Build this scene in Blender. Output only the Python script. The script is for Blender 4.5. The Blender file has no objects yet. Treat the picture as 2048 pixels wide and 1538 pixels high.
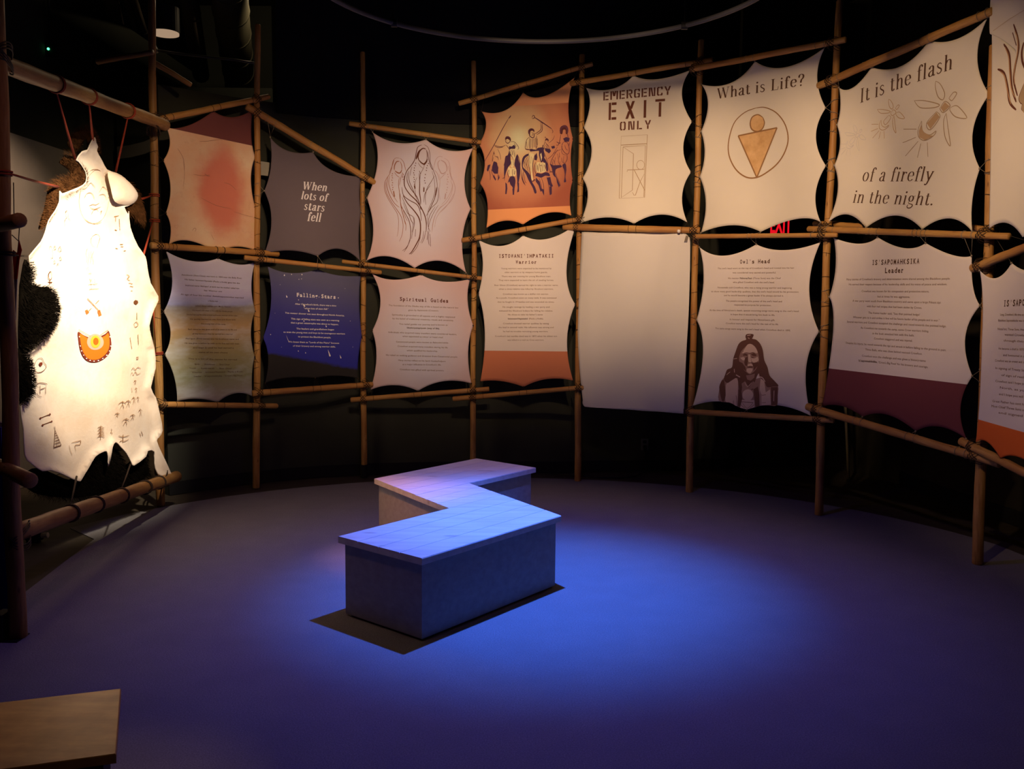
import bpy, bmesh, math, random
from mathutils import Vector, Matrix
random.seed(7)
C = bpy.context.scene.collection
V = Vector
sc = bpy.context.scene

# ------------------------------------------------------------------ camera, light, exposure
F_PX, PITCH, ROLL, CAM_H = 1800.0, math.atan(169 / 1800.0), math.radians(0.5), 1.7
fwd = V((0, math.cos(PITCH), -math.sin(PITCH)))
r0 = V((1, 0, 0)); u0 = V((0, math.sin(PITCH), math.cos(PITCH)))
RT = r0 * math.cos(ROLL) + u0 * math.sin(ROLL)
UP = -r0 * math.sin(ROLL) + u0 * math.cos(ROLL)
CAM = V((0, 0, CAM_H))
cd = bpy.data.cameras.new('camera'); cam = bpy.data.objects.new('camera', cd); C.objects.link(cam)
cam.matrix_world = Matrix(((RT.x, UP.x, -fwd.x, 0), (RT.y, UP.y, -fwd.y, 0), (RT.z, UP.z, -fwd.z, CAM_H), (0, 0, 0, 1)))
cd.sensor_width = 36; cd.lens = 36 * F_PX / 2048; cd.clip_start = .05; cd.clip_end = 100
sc.camera = cam
sc.view_settings.view_transform = 'Standard'; sc.view_settings.look = 'None'
sc.view_settings.exposure = 0.0; sc.view_settings.gamma = 1; sc.view_settings.use_curve_mapping = False
w = bpy.data.worlds.new('world'); sc.world = w; w.use_nodes = True
w.node_tree.nodes['Background'].inputs[0].default_value = (.35, .4, .7, 1)
w.node_tree.nodes['Background'].inputs[1].default_value = 0.006

def spot(name, loc, target, power, color, size_deg, blend, radius=.04):
    d = bpy.data.lights.new(name, 'SPOT'); d.energy = power; d.color = color
    d.spot_size = math.radians(size_deg); d.spot_blend = blend; d.shadow_soft_size = radius
    o = bpy.data.objects.new(name, d); C.objects.link(o); o.location = loc
    o.rotation_euler = (V(target) - V(loc)).to_track_quat('-Z', 'Y').to_euler(); return o
WARM = (1.0, .65, .37)
CX, CY = 0.05, 5.2
spot('bench_spotlight', (0.08, 5.25, 3.42), (.14, 5.2, 0), 960, (.035, .19, 1.0), 56, 1.0, .03)
spot('bench_spotlight_halo', (0.08, 5.25, 3.42), (.12, 5.0, 0), 205, (.12, .12, 1.0), 86, 1.0, .03)
spot('bench_spotlight_spill', (0.08, 5.25, 3.42), (.10, 5.0, 0), 58, (.22, .13, 1.0), 130, .9, .03)
spot('bench_side_fill', (-2.3, 5.95, 3.0), (-.74, 5.85, .2), 230, (1.0, .36, .12), 24, 1.0, .04)  # unseen warm fill, added to brighten the bench's left inner face
# warm gallery spots carried by the round lighting hoop, one per pair of banners
for i, (px_, py_, tx, ty, tz, pw, an) in enumerate([
        (-.6, 4.4, -2.6, 7.6, 2.2, 175, 42),
        (-.7, 4.9, -1.8, 8.2, 2.1, 120, 42),
        (-.2, 4.6, -.85, 8.5, 2.15, 225, 44),
        (.2, 4.6, .15, 8.45, 2.4, 235, 46),
        (.6, 4.6, 1.1, 8.2, 2.4, 250, 46),
        (.8, 4.5, 2.0, 7.55, 2.45, 215, 46),
        (.6, 3.9, 2.8, 6.5, 2.45, 185, 50),
        (.8, 3.4, 3.05, 4.9, 2.2, 130, 54)]):
    spot('banner_spotlight', (px_, py_, 3.45), (tx, ty, tz), pw, WARM, an, .8, .05)
spot('robe_spotlight', (-.9, 4.6, 3.6), (-2.74, 6.0, 1.86), 1850, (1.0, .82, .60), 38, 1.0, .05)
spot('side_wall_fill', (-3.3, 6.6, 3.9), (-4.4, 8.3, 1.5), 330, (1.0, .66, .42), 54, 1.0, .05)  # added fill that lights the patch of left wall beside the hide
pd = bpy.data.lights.new('duct_fill', 'POINT'); pd.energy = 30; pd.color = (1, .75, .45); pd.shadow_soft_size = .15  # added point fill to bring out the ducts and pipes, no fixture there
po = bpy.data.objects.new('duct_fill', pd); C.objects.link(po); po.location = (-2.3, 9.6, 5.0)
spot('seat_spotlight', (-.9, 1.9, 3.6), (-1.30, 2.74, .45), 46, (1.0, .6, .26), 20, 1.0, .05)
spot('floor_wash', (-1.6, 3.4, 3.7), (-1.5, 6.2, 0), 22, (1.0, .45, .45), 80, 1.0, .1)

# ------------------------------------------------------------------ projection helpers: pixel of the photograph -> place in the room
def ray(x, y):
    return (fwd * F_PX + RT * (x - 1024) + UP * (769 - y)).normalized()
def on_floor(x, y, z=0.0):
    d = ray(x, y); return CAM + d * ((z - CAM_H) / d.z)
def at_depth(x, y, Y):
    d = ray(x, y); return CAM + d * (Y / d.y)
class Plane:
    def __init__(s, a, b):
        s.o = V((a[0], a[1], 0)); s.u = (V((b[0], b[1], 0)) - s.o); s.len = s.u.length; s.u.normalize()
        s.z = V((0, 0, 1)); s.n = s.u.cross(s.z).normalized()
        if s.n.dot(V((0, 3, 0)) - s.o) < 0: s.n = -s.n
    def hit(s, x, y, off=0.0):
        d = ray(x, y); t = ((s.o + s.n * off) - CAM).dot(s.n) / d.dot(s.n); p = CAM + d * t - s.o
        return (p.dot(s.u), p.z)
    def P(s, uz, off=0.0):
        return s.o + s.u * uz[0] + s.z * uz[1] + s.n * off
def Z(k, ox, oy):
    return lambda x, y: (ox + x / k, oy + y / k)

# ------------------------------------------------------------------ object helpers
def props(o, label=None, cat=None, group=None, kind=None):
    if label: o['label'] = label
    if cat: o['category'] = cat
    if group: o['group'] = group
    if kind: o['kind'] = kind
    return o
def empty(name, loc, label=None, cat=None, group=None, kind=None):
    o = bpy.data.objects.new(name, None); C.objects.link(o); o.location = loc; o.empty_display_size = .1
    return props(o, label, cat, group, kind)
def obj(name, verts, faces, mat, parent=None, origin=None, smooth=False, uvs=None, mats=None, fmat=None):
    """verts are world places; they are stored relative to the parent's base (or origin)"""
    base = V(parent_world(parent)) if parent else (V(origin) if origin else V((0, 0, 0)))
    me = bpy.data.meshes.new(name)
    me.from_pydata([tuple(V(v) - base) for v in verts], [], faces)
    if mats:
        for m in mats: me.materials.append(m)
        if fmat: me.polygons.foreach_set('material_index', fmat)
    else: me.materials.append(mat)
    if smooth: me.polygons.foreach_set('use_smooth', [True] * len(me.polygons))
    if uvs:
        l = me.uv_layers.new(name='UVMap')
        l.data.foreach_set('uv', [c for lp in me.loops for c in uvs[lp.vertex_index]])
    me.update()
    o = bpy.data.objects.new(name, me); C.objects.link(o)
    if parent: o.parent = parent
    elif origin: o.location = base
    return o
def parent_world(p):
    l = V(p.location)
    while p.parent: p = p.parent; l += V(p.location)
    return l
class MB:
    def __init__(s): s.v = []; s.f = []; s.uv = []
    def add(s, vs, fs, uvs=None):
        b = len(s.v); s.v += [V(a) for a in vs]; s.f += [tuple(b + i for i in f) for f in fs]
        s.uv += uvs if uvs else [(0, 0)] * len(vs)
    def box(s, lo, hi, M=None):
        x0, y0, z0 = lo; x1, y1, z1 = hi
        vs = [V((x, y, z)) for z in (z0, z1) for y in (y0, y1) for x in (x0, x1)]
        if M: vs = [M @ a for a in vs]
        s.add(vs, [(0, 2, 3, 1), (4, 5, 7, 6), (0, 1, 5, 4), (2, 6, 7, 3), (0, 4, 6, 2), (1, 3, 7, 5)])
    def tube(s, pts, rad, n=8, cap=True, closed=False, rnd=0.0):
        pts = [V(p) for p in pts]; N = len(pts)
        rs = rad if isinstance(rad, (list, tuple)) else [rad] * N
        T = []
        for i in range(N):
            a = pts[(i - 1) % N] if (closed or i) else pts[0]; b = pts[(i + 1) % N] if (closed or i < N - 1) else pts[-1]
            T.append((b - a).normalized())
        ref = V((0, 0, 1)) if abs(T[0].z) < .9 else V((1, 0, 0))
        x = T[0].cross(ref).normalized(); vs = []; uv = []; L = 0
        for i in range(N):
            x = (x - T[i] * x.dot(T[i])).normalized(); y = T[i].cross(x)
            if i: L += (pts[i] - pts[i - 1]).length
            for k in range(n):
                a = 2 * math.pi * k / n; r = rs[i] * (1 + rnd * random.uniform(-1, 1))
                vs.append(pts[i] + (x * math.cos(a) + y * math.sin(a)) * r); uv.append((k / n, L))
        fs = [(i * n + k, i * n + (k + 1) % n, ((i + 1) % N) * n + (k + 1) % n, ((i + 1) % N) * n + k)
              for i in range(N if closed else N - 1) for k in range(n)]
        if cap and not closed: fs += [tuple(range(n - 1, -1, -1)), tuple(range((N - 1) * n, N * n))]
        s.add(vs, fs, uv)
    def prism(s, poly, z0, z1):
        n = len(poly)
        s.add([(p[0], p[1], z0) for p in poly] + [(p[0], p[1], z1) for p in poly],
              [tuple(range(n - 1, -1, -1)), tuple(range(n, 2 * n))] + [(i, (i + 1) % n, n + (i + 1) % n, n + i) for i in range(n)])
    def obj(s, name, mat, parent=None, origin=None, smooth=False, **k):
        return obj(name, s.v, s.f, mat, parent, origin, smooth, s.uv, **k)

# ------------------------------------------------------------------ materials
def sl(c):  # sRGB 0..255 -> linear
    return tuple(((a / 255) / 12.92 if a / 255 <= .04045 else ((a / 255 + .055) / 1.055) ** 2.4) for a in c) + (1,)
class NT:
    def __init__(s, name, rough=.8, spec=.3):
        s.m = bpy.data.materials.new(name); s.m.use_nodes = True; s.t = s.m.node_tree
        s.b = s.t.nodes['Principled BSDF']; s.b.inputs['Roughness'].default_value = rough
        s.b.inputs['Specular IOR Level'].default_value = spec
    def n(s, ty, **k):
        a = s.t.nodes.new(ty)
        for q, v in k.items():
            if q.startswith('i_'): a.inputs[q[2:].replace('_', ' ')].default_value = v
            else: setattr(a, q, v)
        return a
    def l(s, a, b): s.t.links.new(a, b)
    def coord(s, kind='Object', scale=(1, 1, 1)):
        t = s.n('ShaderNodeTexCoord'); m = s.n('ShaderNodeMapping'); m.inputs['Scale'].default_value = scale
        s.l(t.outputs[kind], m.inputs[0]); return m.outputs[0]
    def noise(s, vec, scale, detail=4, rough=.6):
        a = s.n('ShaderNodeTexNoise'); a.inputs['Scale'].default_value = scale; a.inputs['Detail'].default_value = detail
        a.inputs['Roughness'].default_value = rough; s.l(vec, a.inputs['Vector']); return a.outputs['Fac']
    def ramp(s, fac, stops, interp='LINEAR'):
        r = s.n('ShaderNodeValToRGB'); r.color_ramp.interpolation = interp; e = r.color_ramp.elements
        while len(e) < len(stops): e.new(.5)
        for q, (p, c) in zip(e, stops): q.position = p; q.color = c if len(c) == 4 else tuple(c) + (1,)
        s.l(fac, r.inputs[0]); return r.outputs[0]
    def mix(s, fac, a, b, blend='MIX'):
        m = s.n('ShaderNodeMix', data_type='RGBA', blend_type=blend)
        for q, v in ((m.inputs[0], fac), (m.inputs[6], a), (m.inputs[7], b)):
            if hasattr(v, 'links') or isinstance(v, bpy.types.NodeSocket): s.l(v, q)
            else: q.default_value = v
        return m.outputs[2]
    def math(s, op, a, b=0.0):
        m = s.n('ShaderNodeMath', operation=op)
        for q, v in ((m.inputs[0], a), (m.inputs[1], b)):
            if isinstance(v, bpy.types.NodeSocket): s.l(v, q)
            else: q.default_value = v
        return m.outputs[0]
    def bump(s, h, st=.3, d=.01):
        b = s.n('ShaderNodeBump'); b.inputs['Strength'].default_value = st; b.inputs['Distance'].default_value = d
        s.l(h, b.inputs['Height']); s.l(b.outputs[0], s.b.inputs['Normal'])
    def col(s, c):
        if isinstance(c, bpy.types.NodeSocket): s.l(c, s.b.inputs['Base Color'])
        else: s.b.inputs['Base Color'].default_value = c
        return s.m
def pr(c):  # a print colour as read under the warm gallery light, back to the cloth's own colour
    r, g, b, _ = sl(c); return (min(.85, r * 1.02), min(.85, g / .74), min(.85, b / .47), 1)
def flat(name, c, rough=.8, spec=.2, metal=0):
    k = NT(name, rough, spec); k.b.inputs['Metallic'].default_value = metal; return k.col(c if len(c) == 4 else tuple(c) + (1,))
def glow(name, c, st):
    k = NT(name); k.b.inputs['Emission Color'].default_value = tuple(c) + (1,); k.b.inputs['Emission Strength'].default_value = st
    return k.col((.0, .0, .0, 1))

def mat_pole(name, dark=1.0):
    k = NT(name, .55, .35); uv = k.coord('UV', (6, 2.2, 1))
    a = k.noise(uv, 3.0, 6); b = k.noise(k.coord('Object'), 2.3, 2)
    c = k.ramp(a, [(.3, sl((150 * dark, 105 * dark, 52 * dark))), (.55, sl((190 * dark, 145 * dark, 82 * dark))), (.75, sl((206 * dark, 166 * dark, 102 * dark)))])
    c = k.mix(k.ramp(b, [(.35, (0, 0, 0, 1)), (.7, (1, 1, 1, 1))]), c, sl((160 * dark, 108 * dark, 56 * dark)))
    kn = k.n('ShaderNodeTexVoronoi'); kn.inputs['Scale'].default_value = 1.4; k.l(k.coord('UV', (2.2, 3.2, 1)), kn.inputs['Vector'])
    c = k.mix(k.ramp(kn.outputs['Distance'], [(.04, (.75, .75, .75, 1)), (.10, (0, 0, 0, 1))]), c, sl((90, 52, 26)))
    k.bump(a, .25, .004); return k.col(c)
M_POLE = mat_pole('peeled_pole_wood'); M_LOG = mat_pole('weathered_log_wood', .82)
M_CORD = flat('dark_waxed_cord', sl((58, 44, 34)), .8)
M_CORDL = flat('pale_cord', sl((140, 128, 112)), .8)
M_THONG = flat('red_leather_thong', sl((150, 60, 38)), .7)
M_BLACK = flat('black_painted_metal', (.012, .012, .014), .5)

def mat_carpet():
    k = NT('grey_blue_carpet', .95, .05); o = k.coord('Object')
    a = k.noise(o, 160, 3, .7); b = k.noise(o, 4, 4); c = k.noise(o, 55, 2)
    x = k.ramp(a, [(.3, (.17, .165, .18, 1)), (.7, (.31, .30, .32, 1))])
    x = k.mix(k.ramp(b, [(.35, (0, 0, 0, 1)), (.75, (.35, .35, .35, 1))]), x, (.18, .175, .19, 1))
    k.bump(k.math('ADD', a, c), .5, .004); return k.col(x)
M_CARPET = mat_carpet()
def mat_darkfloor():
    k = NT('dark_brown_floor', .55, .3); o = k.coord('Object', (1, 6, 1))
    a = k.noise(o, 3, 5); k.bump(a, .1, .002)
    return k.col(k.ramp(a, [(.3, (.045, .036, .026, 1)), (.7, (.075, .06, .042, 1))]))
M_FLOOR = mat_darkfloor()
def mat_wall(name, c, k2=.75):
    k = NT(name, .9, .1); o = k.coord('Object'); a = k.noise(o, 1.4, 5); b = k.noise(o, 90, 2)
    k.bump(b, .2, .003); return k.col(k.ramp(a, [(.3, tuple(x * k2 for x in c) + (1,)), (.7, tuple(c) + (1,))]))
M_WALLB = mat_wall('charcoal_wall', (.045, .048, .04)); M_BLACKW = mat_wall('unlit_upper_wall', (.010, .010, .014)); M_WALLG = mat_wall('grey_wall', (.30, .28, .26)); M_CEIL = mat_wall('black_ceiling', (.012, .012, .013))  # upper wall's near-black colour stands in for the cutoff of the spot beams
M_WALLR = mat_wall('brown_black_wall', (.035, .03, .022))
def mat_bench(f=1.0):
    k = NT('whitewashed_pine', .55, .35); o = k.coord('Object'); t = k.n('ShaderNodeTexCoord'); m = k.n('ShaderNodeMapping')
    m.inputs['Rotation'].default_value = (0, 0, -math.atan2(.78, .62)); m.inputs['Scale'].default_value = (1, 9, 9); k.l(t.outputs['Object'], m.inputs[0])
    a = k.noise(m.outputs[0], 3, 6); kn = k.n('ShaderNodeTexVoronoi'); kn.inputs['Scale'].default_value = 1.2
    m2 = k.n('ShaderNodeMapping'); m2.inputs['Rotation'].default_value = m.inputs['Rotation'].default_value; m2.inputs['Scale'].default_value = (2, 5, 5); k.l(t.outputs['Object'], m2.inputs[0]); k.l(m2.outputs[0], kn.inputs['Vector'])
    c = k.ramp(a, [(.3, (.58 * f, .55 * f, .52 * f, 1)), (.7, (.74 * f, .72 * f, .69 * f, 1))])
    c = k.mix(k.ramp(kn.outputs['Distance'], [(.05, (.5, .5, .5, 1)), (.12, (0, 0, 0, 1))]), c, (.3, .24, .2, 1))
    k.bump(a, .12, .003); return k.col(c)
M_BENCH = mat_bench()
def mat_oak():
    k = NT('varnished_oak', .4, .4); a = k.noise(k.coord('Object', (1.5, 9, 9)), 2.5, 6); b = k.noise(k.coord('Object'), 5, 4)
    c = k.ramp(a, [(.3, sl((165, 120, 62))), (.7, sl((200, 152, 88)))])
    c = k.mix(k.ramp(b, [(.3, (.7, .7, .7, 1)), (.55, (0, 0, 0, 1))]), c, sl((140, 96, 48))); k.bump(a, .08, .002); return k.col(c)
M_OAK = mat_oak()
# ------------------------------------------------------------------ room shell
PB = [(8, 1275), (322, 1012), (513, 976), (728, 955), (945, 955), (1155, 962), (1378, 984), (1637, 1030), (1955, 1128)]
POLE = [on_floor(*p) for p in PB]
POLE[0] = on_floor(35, 1275)
P9 = POLE[8] + V((.22, -1.6, 0))
CEN = V((CX, CY, 0))

def floor_poly(name, poly, z0, z1, mat):
    m = MB(); m.prism(poly, z0, z1); o = m.obj(name, mat); return props(o, kind='structure')
floor_poly('floor', [(-7, -3), (7, -3), (7, 16), (-7, 16)], -.08, -.006, M_FLOOR)
# round-backed carpet: arc just behind the poles, straight sides to the front
arc = []
for i in range(49):
    a = math.radians(18 + (158 - 18) * i / 48); r = 3.42 + .1 * math.cos(a * 2)
    arc.append((CX + r * math.cos(a) * 1.02, CY + r * math.sin(a) * 1.0))
carpet = [(3.5, -2.5), (3.62, 5.2)] + arc + [(-2.93, 6.2), (-2.72, 4.4), (-2.75, -2.5)]
o = floor_poly('floor_carpet', carpet, -.006, 0, M_CARPET)

def curved_wall(name, pts, z0, z1, th, mat):
    """thick wall following a plan polyline; th > 0 goes away from the room"""
    n = len(pts); out = []
    for i, p in enumerate(pts):
        a = V(pts[max(0, i - 1)]); b = V(pts[min(n - 1, i + 1)]); t = (b - a).normalized(); nn = V((-t.y, t.x))
        if nn.dot(V(p) - V((CX, CY))) < 0: nn = -nn
        out.append(V(p) + nn * th)
    m = MB(); vs = []
    for i in range(n):
        vs += [(pts[i][0], pts[i][1], z0), (pts[i][0], pts[i][1], z1), (out[i].x, out[i].y, z1), (out[i].x, out[i].y, z0)]
    fs = []
    for i in range(n - 1):
        for k in range(4): fs.append((i * 4 + k, i * 4 + (k + 1) % 4, (i + 1) * 4 + (k + 1) % 4, (i + 1) * 4 + k))
    fs += [(0, 1, 2, 3), ((n - 1) * 4 + 3, (n - 1) * 4 + 2, (n - 1) * 4 + 1, (n - 1) * 4)]
    m.add(vs, fs); return m.obj(name, mat, smooth=False)
base = [on_floor(*p)[:2] for p in [(338, 990), (400, 981), (480, 970), (560, 961), (640, 954), (720, 950), (800, 947), (900, 945), (1000, 945), (1100, 945), (1200, 943), (1290, 942), (1380, 940), (1458, 938)]]
props(curved_wall('wall_back', base, 0, 3.45, .12, M_WALLB), kind='structure')
props(curved_wall('wall_back_upper', [(p[0] * .985, p[1] - .03) for p in base[3:]], 3.36, 5.6, .14, M_BLACKW), kind='structure')
props(curved_wall('baseboard_back', [(p[0] - .0 + (CX - p[0]) * .004, p[1] - .015) for p in base], 0, .11, .014, M_BLACK), kind='structure')
props(curved_wall('wall_back_right', [on_floor(1458, 934)[:2], on_floor(1620, 931)[:2], on_floor(1656, 929)[:2]], -.006, 4.7, .12, M_WALLR), kind='structure')
rw = [on_floor(1656, 929)[:2], on_floor(1800, 968)[:2], on_floor(1938, 1019)[:2], (4.0, 6.3), (4.2, 4.0), (4.2, -3)]
props(curved_wall('wall_right', rw, -.006, 4.7, .12, M_WALLR), kind='structure')
props(curved_wall('baseboard_right', [(p[0] - .016, p[1] - .004) for p in rw[1:]], 0, .12, .014, M_BLACK), kind='structure')
lw = [(-4.4, -3), (-4.4, 6.2), (-4.35, 9.2), (-4.3, 12.5)]
props(curved_wall('wall_left', lw, -.006, 4.7, .12, M_WALLB), kind='structure')
m = MB(); m.box((-4.385, 5.2, .0), (-4.345, 9.1, 3.1)); props(m.obj('wall_panel_left', M_WALLG), kind='structure')
props(curved_wall('wall_far', [(-4.3, 12.5), (-2.2, 12.5)], -.006, 5.6, .12, M_WALLB), kind='structure')
props(curved_wall('wall_front', [(-4.4, -2.9), (4.2, -2.9)], -.006, 4.7, .12, M_WALLB), kind='structure')
m = MB(); m.box((-7, -3, 5.6), (7, 16, 5.75)); props(m.obj('ceiling', M_CEIL), kind='structure')

# pale painted bands sweeping across the dark panels of the left bay
def band(name, pxs, Y, hw, mat, th=.02):
    P_ = [at_depth(x, y, Y) for x, y in pxs]; m = MB(); vs = []
    for p in P_:
        vs += [p + V((0, 0, hw)), p + V((0, -th, hw)), p + V((0, -th, -hw)), p + V((0, 0, -hw))]
    fs = [(i * 4 + k, i * 4 + (k + 1) % 4, i * 4 + 4 + (k + 1) % 4, i * 4 + 4 + k) for i in range(len(P_) - 1) for k in range(4)]
    fs += [(0, 1, 2, 3), tuple(len(vs) - k for k in (1, 2, 3, 4))]
    m.add(vs, fs); o = m.obj(name, mat); return props(o, kind='structure')
M_BAND = mat_wall('pale_band_paint', (.42, .40, .36))
m = MB(); m.box((-4.3, 9.95, 0), (-2.62, 10.05, 3.95)); props(m.obj('wall_alcove', M_WALLB), kind='structure')
band('trim_1', [(236, 306), (262, 303), (290, 296), (318, 284), (345, 268)], 9.94, .065, M_BAND)
band('trim_2', [(300, 572), (322, 571), (348, 566), (372, 556)], 9.94, .085, M_BAND)

yb = on_floor(530, 964).y - .03
band('trim_3', [(505, 336), (525, 337), (545, 340), (562, 347)], yb - .06, .06, M_BAND, .01)
# ceiling services, upper left
def duct(name, a, b, r, mat, label, cat, n=20, rings=6):
    rt = empty(name, a, label, cat); m = MB(); m.tube([a, b], r, n); m.obj('duct_run', mat, rt, smooth=True)
    if rings:
        for i in range(rings):
            t = (i + .5) / rings; p = V(a).lerp(V(b), t); d = (V(b) - V(a)).normalized() * .02
            m = MB(); m.tube([p - d, p + d], r * 1.04, n); m.obj('joint_band', mat, rt, smooth=True)
M_DUCT = flat('dull_galvanised_duct', (.075, .07, .045), .6, .3)
M_PIPE = flat('brown_pipe', (.07, .055, .045), .6)
duct('round_air_duct', at_depth(452, -60, 8.8), at_depth(482, 188, 12.3), .185, M_DUCT, 'fat olive round air duct under the black ceiling at upper left', 'duct')
for (x0, y0, x1, y1, r, lab) in [(372, -30, 402, 150, .10, 'dim brown pipe left of the fat round air duct'), (247, -20, 280, 84, .035, 'thin grey ceiling pipe, right one of a close pair above the hide'),
                                 (262, -20, 296, 84, .035, 'thin grey ceiling pipe nearest the round ceiling lamp'), (215, -20, 240, 74, .08, 'broad dim pipe left of the thin ceiling pipe pair')]:
    duct('ceiling_pipe', at_depth(x0, y0, 9.0), at_depth(x1, y1, 11.5), r, M_PIPE, lab, 'pipe', 12, 2)
# black cable tray line crossing under the duct
rt = empty('ceiling_cable', at_depth(312, 104, 8.2), 'slack dark cable strung right of the pole under the round air duct', 'cable')
m = MB(); m.tube([at_depth(x, y, 8.2) for x, y in [(312, 101), (360, 108), (420, 115), (470, 120), (512, 127)]], .011, 8); m.obj('cable_run', flat('grey_cable', (.06, .06, .06), .5), rt, smooth=True)
m = MB(); m.tube([at_depth(307, 92, 8.2), at_depth(313, 105, 8.2)], .022, 10); m.obj('cable_plug', flat('pale_plug', (.4, .38, .36), .5), rt, smooth=True)
# round lamp
lp = at_depth(330, 66, 8.4)
rt = empty('ceiling_lamp', lp, 'round warm downlight glowing beside the leftmost tall pole top', 'lamp')
m = MB(); m.tube([lp + V((0, 0, .002)), lp + V((0, 0, .22))], .128, 28); m.obj('lamp_housing', M_BLACK, rt, smooth=False)
m = MB(); m.tube([lp + V((0, 0, -.012)), lp + V((0, 0, .002))], .122, 28); m.obj('diffuser', glow('warm_diffuser', (.42, .28, .18), .9), rt)
m = MB(); m.tube([lp + V((0, 0, .22)), V((lp.x, lp.y, 5.6))], .012, 8); m.obj('stem', M_BLACK, rt)
# small devices on the dark wall
def wallbox(name, px, Y, w_, h_, mat, label, cat, lens=None):
    p = at_depth(px[0], px[1], Y); rt = empty(name, p, label, cat); m = MB(); m.box(p - V((w_ / 2, 0, h_ / 2)), p + V((w_ / 2, .06, h_ / 2))); m.obj('housing', mat, rt)
    return rt, p
rt, p = wallbox('status_light', (97, 98), 8.6, .16, .11, M_BLACK, 'black ceiling projector box with a tiny green status light', 'projector')
m = MB(); m.tube([p + V((0, -.008, 0)), p + V((0, .0, 0))], .011, 12); m.obj('indicator', glow('green_indicator', (.1, 1.0, .35), 3), rt)
m = MB(); m.tube([p + V((0, .03, .05)), V((p.x, p.y + .03, 5.6))], .01, 8); m.obj('drop_rod', M_BLACK, rt)
rt, p = wallbox('wall_socket', (29, 83), 8.6, .07, .085, flat('grey_plastic', (.06, .06, .055), .5), 'small dim grey box left of the green status light', 'box')
m = MB(); m.box(p + V((-.02, -.006, -.025)), p + V((.02, 0, .025))); m.obj('face_plate', M_BLACK, rt)
m = MB(); m.tube([p + V((0, .03, .04)), V((p.x, p.y + .03, 5.6))], .01, 8); m.obj('drop_rod', M_BLACK, rt)

# lighting hoop
hc = V((.16, 5.2, 3.52)); HR = 1.36
rt = empty('lighting_hoop', hc, 'big round grey pipe hoop hanging below the ceiling', 'hoop')
m = MB(); m.tube([hc + V((HR * math.cos(2 * math.pi * i / 96), HR * math.sin(2 * math.pi * i / 96), 0)) for i in range(96)], .016, 10, closed=True)
m.obj('hoop_pipe', flat('grey_hoop_pipe', (.05, .05, .06), .5), rt, smooth=True)
for k in range(4):
    a = math.radians(45 + 90 * k); q = hc + V((HR * math.cos(a), HR * math.sin(a), 0))
    m = MB(); m.tube([q, V((q.x, q.y, 5.6))], .003, 6); m.obj('hanger_wire', M_BLACK, rt)
    m = MB(); m.tube([q + V((-.02, 0, 0)), q + V((.02, 0, 0))], .026, 10); m.obj('clamp', M_BLACK, rt)

# sockets and odds at the back
def socket(px, pl_pt, nrm, label, name='wall_outlet'):
    u = V((-nrm.y, nrm.x, 0)); rt = empty(name, pl_pt, label, 'outlet'); mt = flat('outlet_plate', (.16, .15, .14), .5)
    def bx(c, w_, h_, t0, t1, nm, mat):
        m = MB(); M = Matrix(((u.x, nrm.x, 0, 0), (u.y, nrm.y, 0, 0), (0, 0, 1, 0), (0, 0, 0, 1))); M.translation = pl_pt
        m.box((c[0] - w_ / 2, t0, c[1] - h_ / 2), (c[0] + w_ / 2, t1, c[1] + h_ / 2), M); m.obj(nm, mat, rt)
    bx((0, 0), .075, .115, 0, .012, 'cover_plate', mt)
    bx((0, .028), .034, .03, .012, .016, 'socket_face', M_BLACK); bx((0, -.028), .034, .03, .012, .016, 'socket_face', M_BLACK)
    return rt, bx
p = on_floor(1289, 942); p = at_depth(1289, 889, p.y - .03)
rt, bx = socket(None, p, V((0, -1, 0)), 'grey outlet low on the back wall behind the white cloth'); bx((.0, -.03), .03, .05, .016, .05, 'plug', M_BLACK)
q = p + V((0, -.05, -.05)); e = on_floor(1291, 945)
rt = empty('power_cord', (q.x, q.y, 0), 'black power cord running from low outlet along the carpet edge', 'cord')
pts = [q, V((q.x + .005, q.y - .01, .12)), V((q.x, q.y - .03, .012))] + [on_floor(x, y, .012) for x, y in [(1270, 953), (1240, 956), (1200, 955), (1160, 950), (1100, 948)]]
m = MB(); m.tube(pts, .006, 6); m.obj('cord_run', M_BLACK, rt, smooth=True)
p = at_depth(2028, 980, 6.6); socket(None, V((rw[3][0] - .035, 6.55, p.z)), V((-1, 0, 0)), 'grey outlet low on the right wall by the last pole')
# slim rod leaning behind the seventh bay
b = on_floor(1697, 962); t = at_depth(1690, 800, b.y); t2 = at_depth(1688, 700, b.y)
rt = empty('thin_rod', b, 'thin pale rod standing on the dark floor behind the dark red band', 'rod')
m = MB(); m.tube([b + V((0, 0, .015)), t, t2], [.012, .014, .014], 10); m.obj('shaft', flat('dim_wood_rod', (.22, .18, .11), .6), rt, smooth=True)
m = MB(); m.tube([b, b + V((0, 0, .02))], .02, 10); m.obj('rod_foot', M_BLACK, rt)
# red exit sign
p = at_depth(1562, 449, 9.0)
rt = empty('exit_sign', p, 'red lit EXIT sign glimpsed below the What is Life banner', 'sign')
m = MB(); m.box(p + V((-.14, .0, -.12)), p + V((.15, .08, .12))); m.obj('sign_box', M_BLACK, rt)
m = MB(); m.tube([p + V((0, .04, .12)), V((p.x, p.y + .04, 5.6))], .012, 8); m.obj('hanging_stem', M_BLACK, rt)
EXIT_P = p; EXIT_RT = rt
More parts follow.
